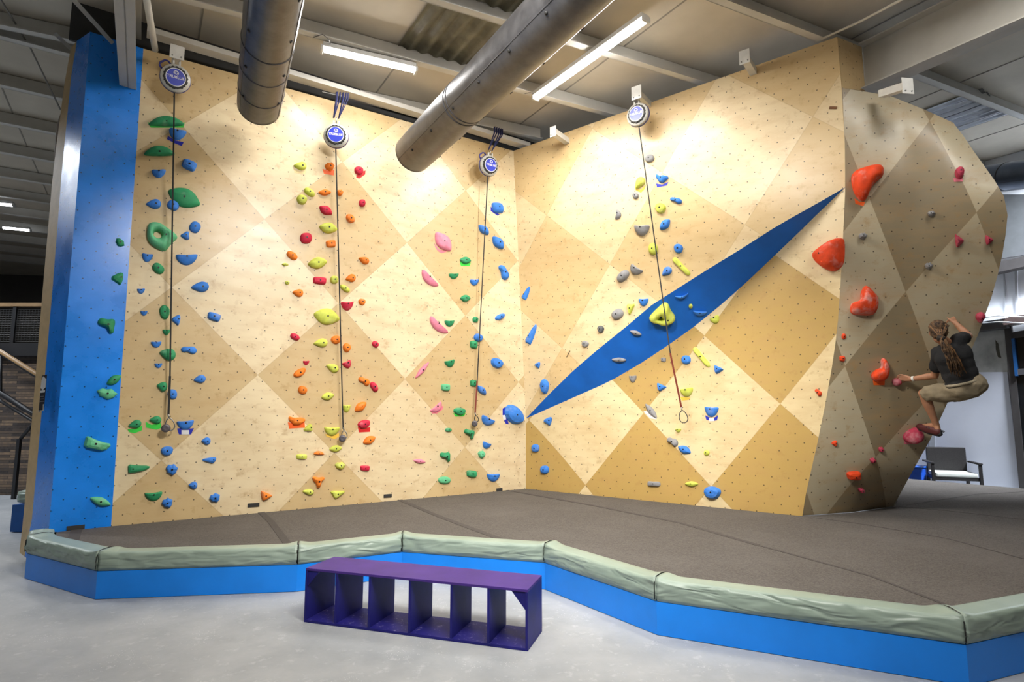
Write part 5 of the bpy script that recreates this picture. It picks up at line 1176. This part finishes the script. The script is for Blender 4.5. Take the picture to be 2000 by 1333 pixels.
# hair: a scalp cap gathered at the back, dreadlocks hanging down the back
HAIR = None
def hairm():
    m, nt, b = base_mat('dreadlock_hair'); co = objco(nt); f = tex_noise(nt, co, 35, 4)
    nt.links.new(mixc(nt, ramp(nt, f, (.4, .62)), (.022, .012, .008), (.17, .095, .045)), b.inputs['Base Color']); b.inputs['Roughness'].default_value = .8; bump(nt, b, f, .8, .006); return m
HAIR = hairm()
cap = blend('hair', [('e', head + hup * .035 - face * .022, (hside, face, hup), (.086, .092, .098)), ('e', head - hup * .02 - face * .045, (hside, face, hup), (.074, .06, .07)), ('e', J(1837, 661, 6.14), (hside, face, hup), (.04, .035, .035))], .008, HAIR, body, 3, 0, wrinkle(30, .008))
rn = random.Random(5); tie = J(1838, 661, 6.115)
HAIR2 = plain('sun_bleached_hair', (.22, .11, .045), .8, 0, .4, 40)
for i in range(58):
    a = rn.random(); sd_ = rn.uniform(-1, 1)
    e0_ = head + hup * (.10 - .12 * rn.random()) + hside * rn.uniform(-.075, .075) - face * rn.uniform(.03, .10); 
    L_ = rn.uniform(.55, 1.0); tip = J(1875 + 17 * sd_, 741 - 9 * abs(sd_) , 6.10); tip = tie.lerp(tip, L_); m1 = tie.lerp(tip, .35) + Vector((rn.uniform(-.018, .018) + sd_ * .018, rn.uniform(-.05, .0), rn.uniform(-.01, .01))); m2_ = tie.lerp(tip, .7) + Vector((rn.uniform(-.015, .015) + .01 * sd_, rn.uniform(-.045, .01), 0))
    tube('dreadlock', [tie + Vector((rn.uniform(-.02, .02), rn.uniform(-.03, .0), rn.uniform(-.015, .015))), m1, m2_, tip], [.0075, .0068, .006, .0035], HAIR2 if i % 4 == 1 else HAIR, cap, 6)
for i in range(16):
    s_ = -1 + 2 * i / 15; t0 = head + hup * .125 * math.sqrt(max(0, 1 - (s_ * .8) ** 2)) + hside * s_ * .075 + face * .02
    t1_ = head + hup * .09 * (1 - s_ * s_ * .4) + hside * s_ * .085 - face * .075
    tube('dreadlock', [t0, t1_, tie.lerp(t1_, .3), tie], [.007, .008, .008, .006], HAIR2 if i % 3 == 1 else HAIR, cap, 6)
tube('hair_tie', [tie + Vector((-.018, .02, .01)), tie + Vector((.012, -.035, -.014))], .026, plain('hair_tie_black', (.02, .015, .012), .8), cap, 10)
# climbing shoes
SHO = plain('shoe_rubber', (.018, .018, .02), .5); SHR = plain('shoe_red_upper', (.10, .018, .02), .6)
for (an, he, to, nm) in ((anL, heL, toL, 'climbing_shoe'), (anR, anR + Vector((.0, -.03, -.04)), toR, 'climbing_shoe')):
    f = (to - he).normalized(); tp_ = to + f * .035
    s1_ = blend(nm, [('c', [(he + f * .01 - Z * .012, .034), (he.lerp(to, .5) - Z * .014, .040), (to - Z * .008, .034), (tp_ - Z * .01, .018)]), ('c', [(he, .036), (he.lerp(to, .45) + Z * .005, .042), (to, .032)])], .007, SHR, body, 3, .003)
    blend('rubber_sole', [('c', [(he - Z * .032, .026), (he.lerp(to, .5) - Z * .034, .032), (to - Z * .026, .030), (tp_ - Z * .014, .016)]), ('c', [(he - f * .022 - Z * .02, .024), (he - f * .022 + Z * .012, .020)])], .007, SHO, s1_, 2)
    sd_ = f.cross(Z).normalized()
    for q_ in (.35, .5): c = he.lerp(to, q_) + Z * .034; tube('strap', [c - sd_ * .042 - Z * .02, c + Z * .012, c + sd_ * .042 - Z * .02], .008, SHO, s1_, 6)
    tube('pull_loop', [he - f * .03 + Z * .02, he - f * .065 + Z * .012, he - f * .075 + Z * .022, he - f * .05 + Z * .03], .005, SHO, s1_, 6)
tag(body, 'man with long brown dreadlocks, charcoal T-shirt and khaki shorts, climbing on the overhanging prow', 'person')
sc = bpy.context.scene
sc.view_settings.view_transform = 'Standard'; sc.view_settings.look = 'None'; sc.view_settings.gamma = 1; sc.view_settings.use_curve_mapping = False
sc.view_settings.exposure = EXPOSURE
print('done', len(bpy.data.objects))
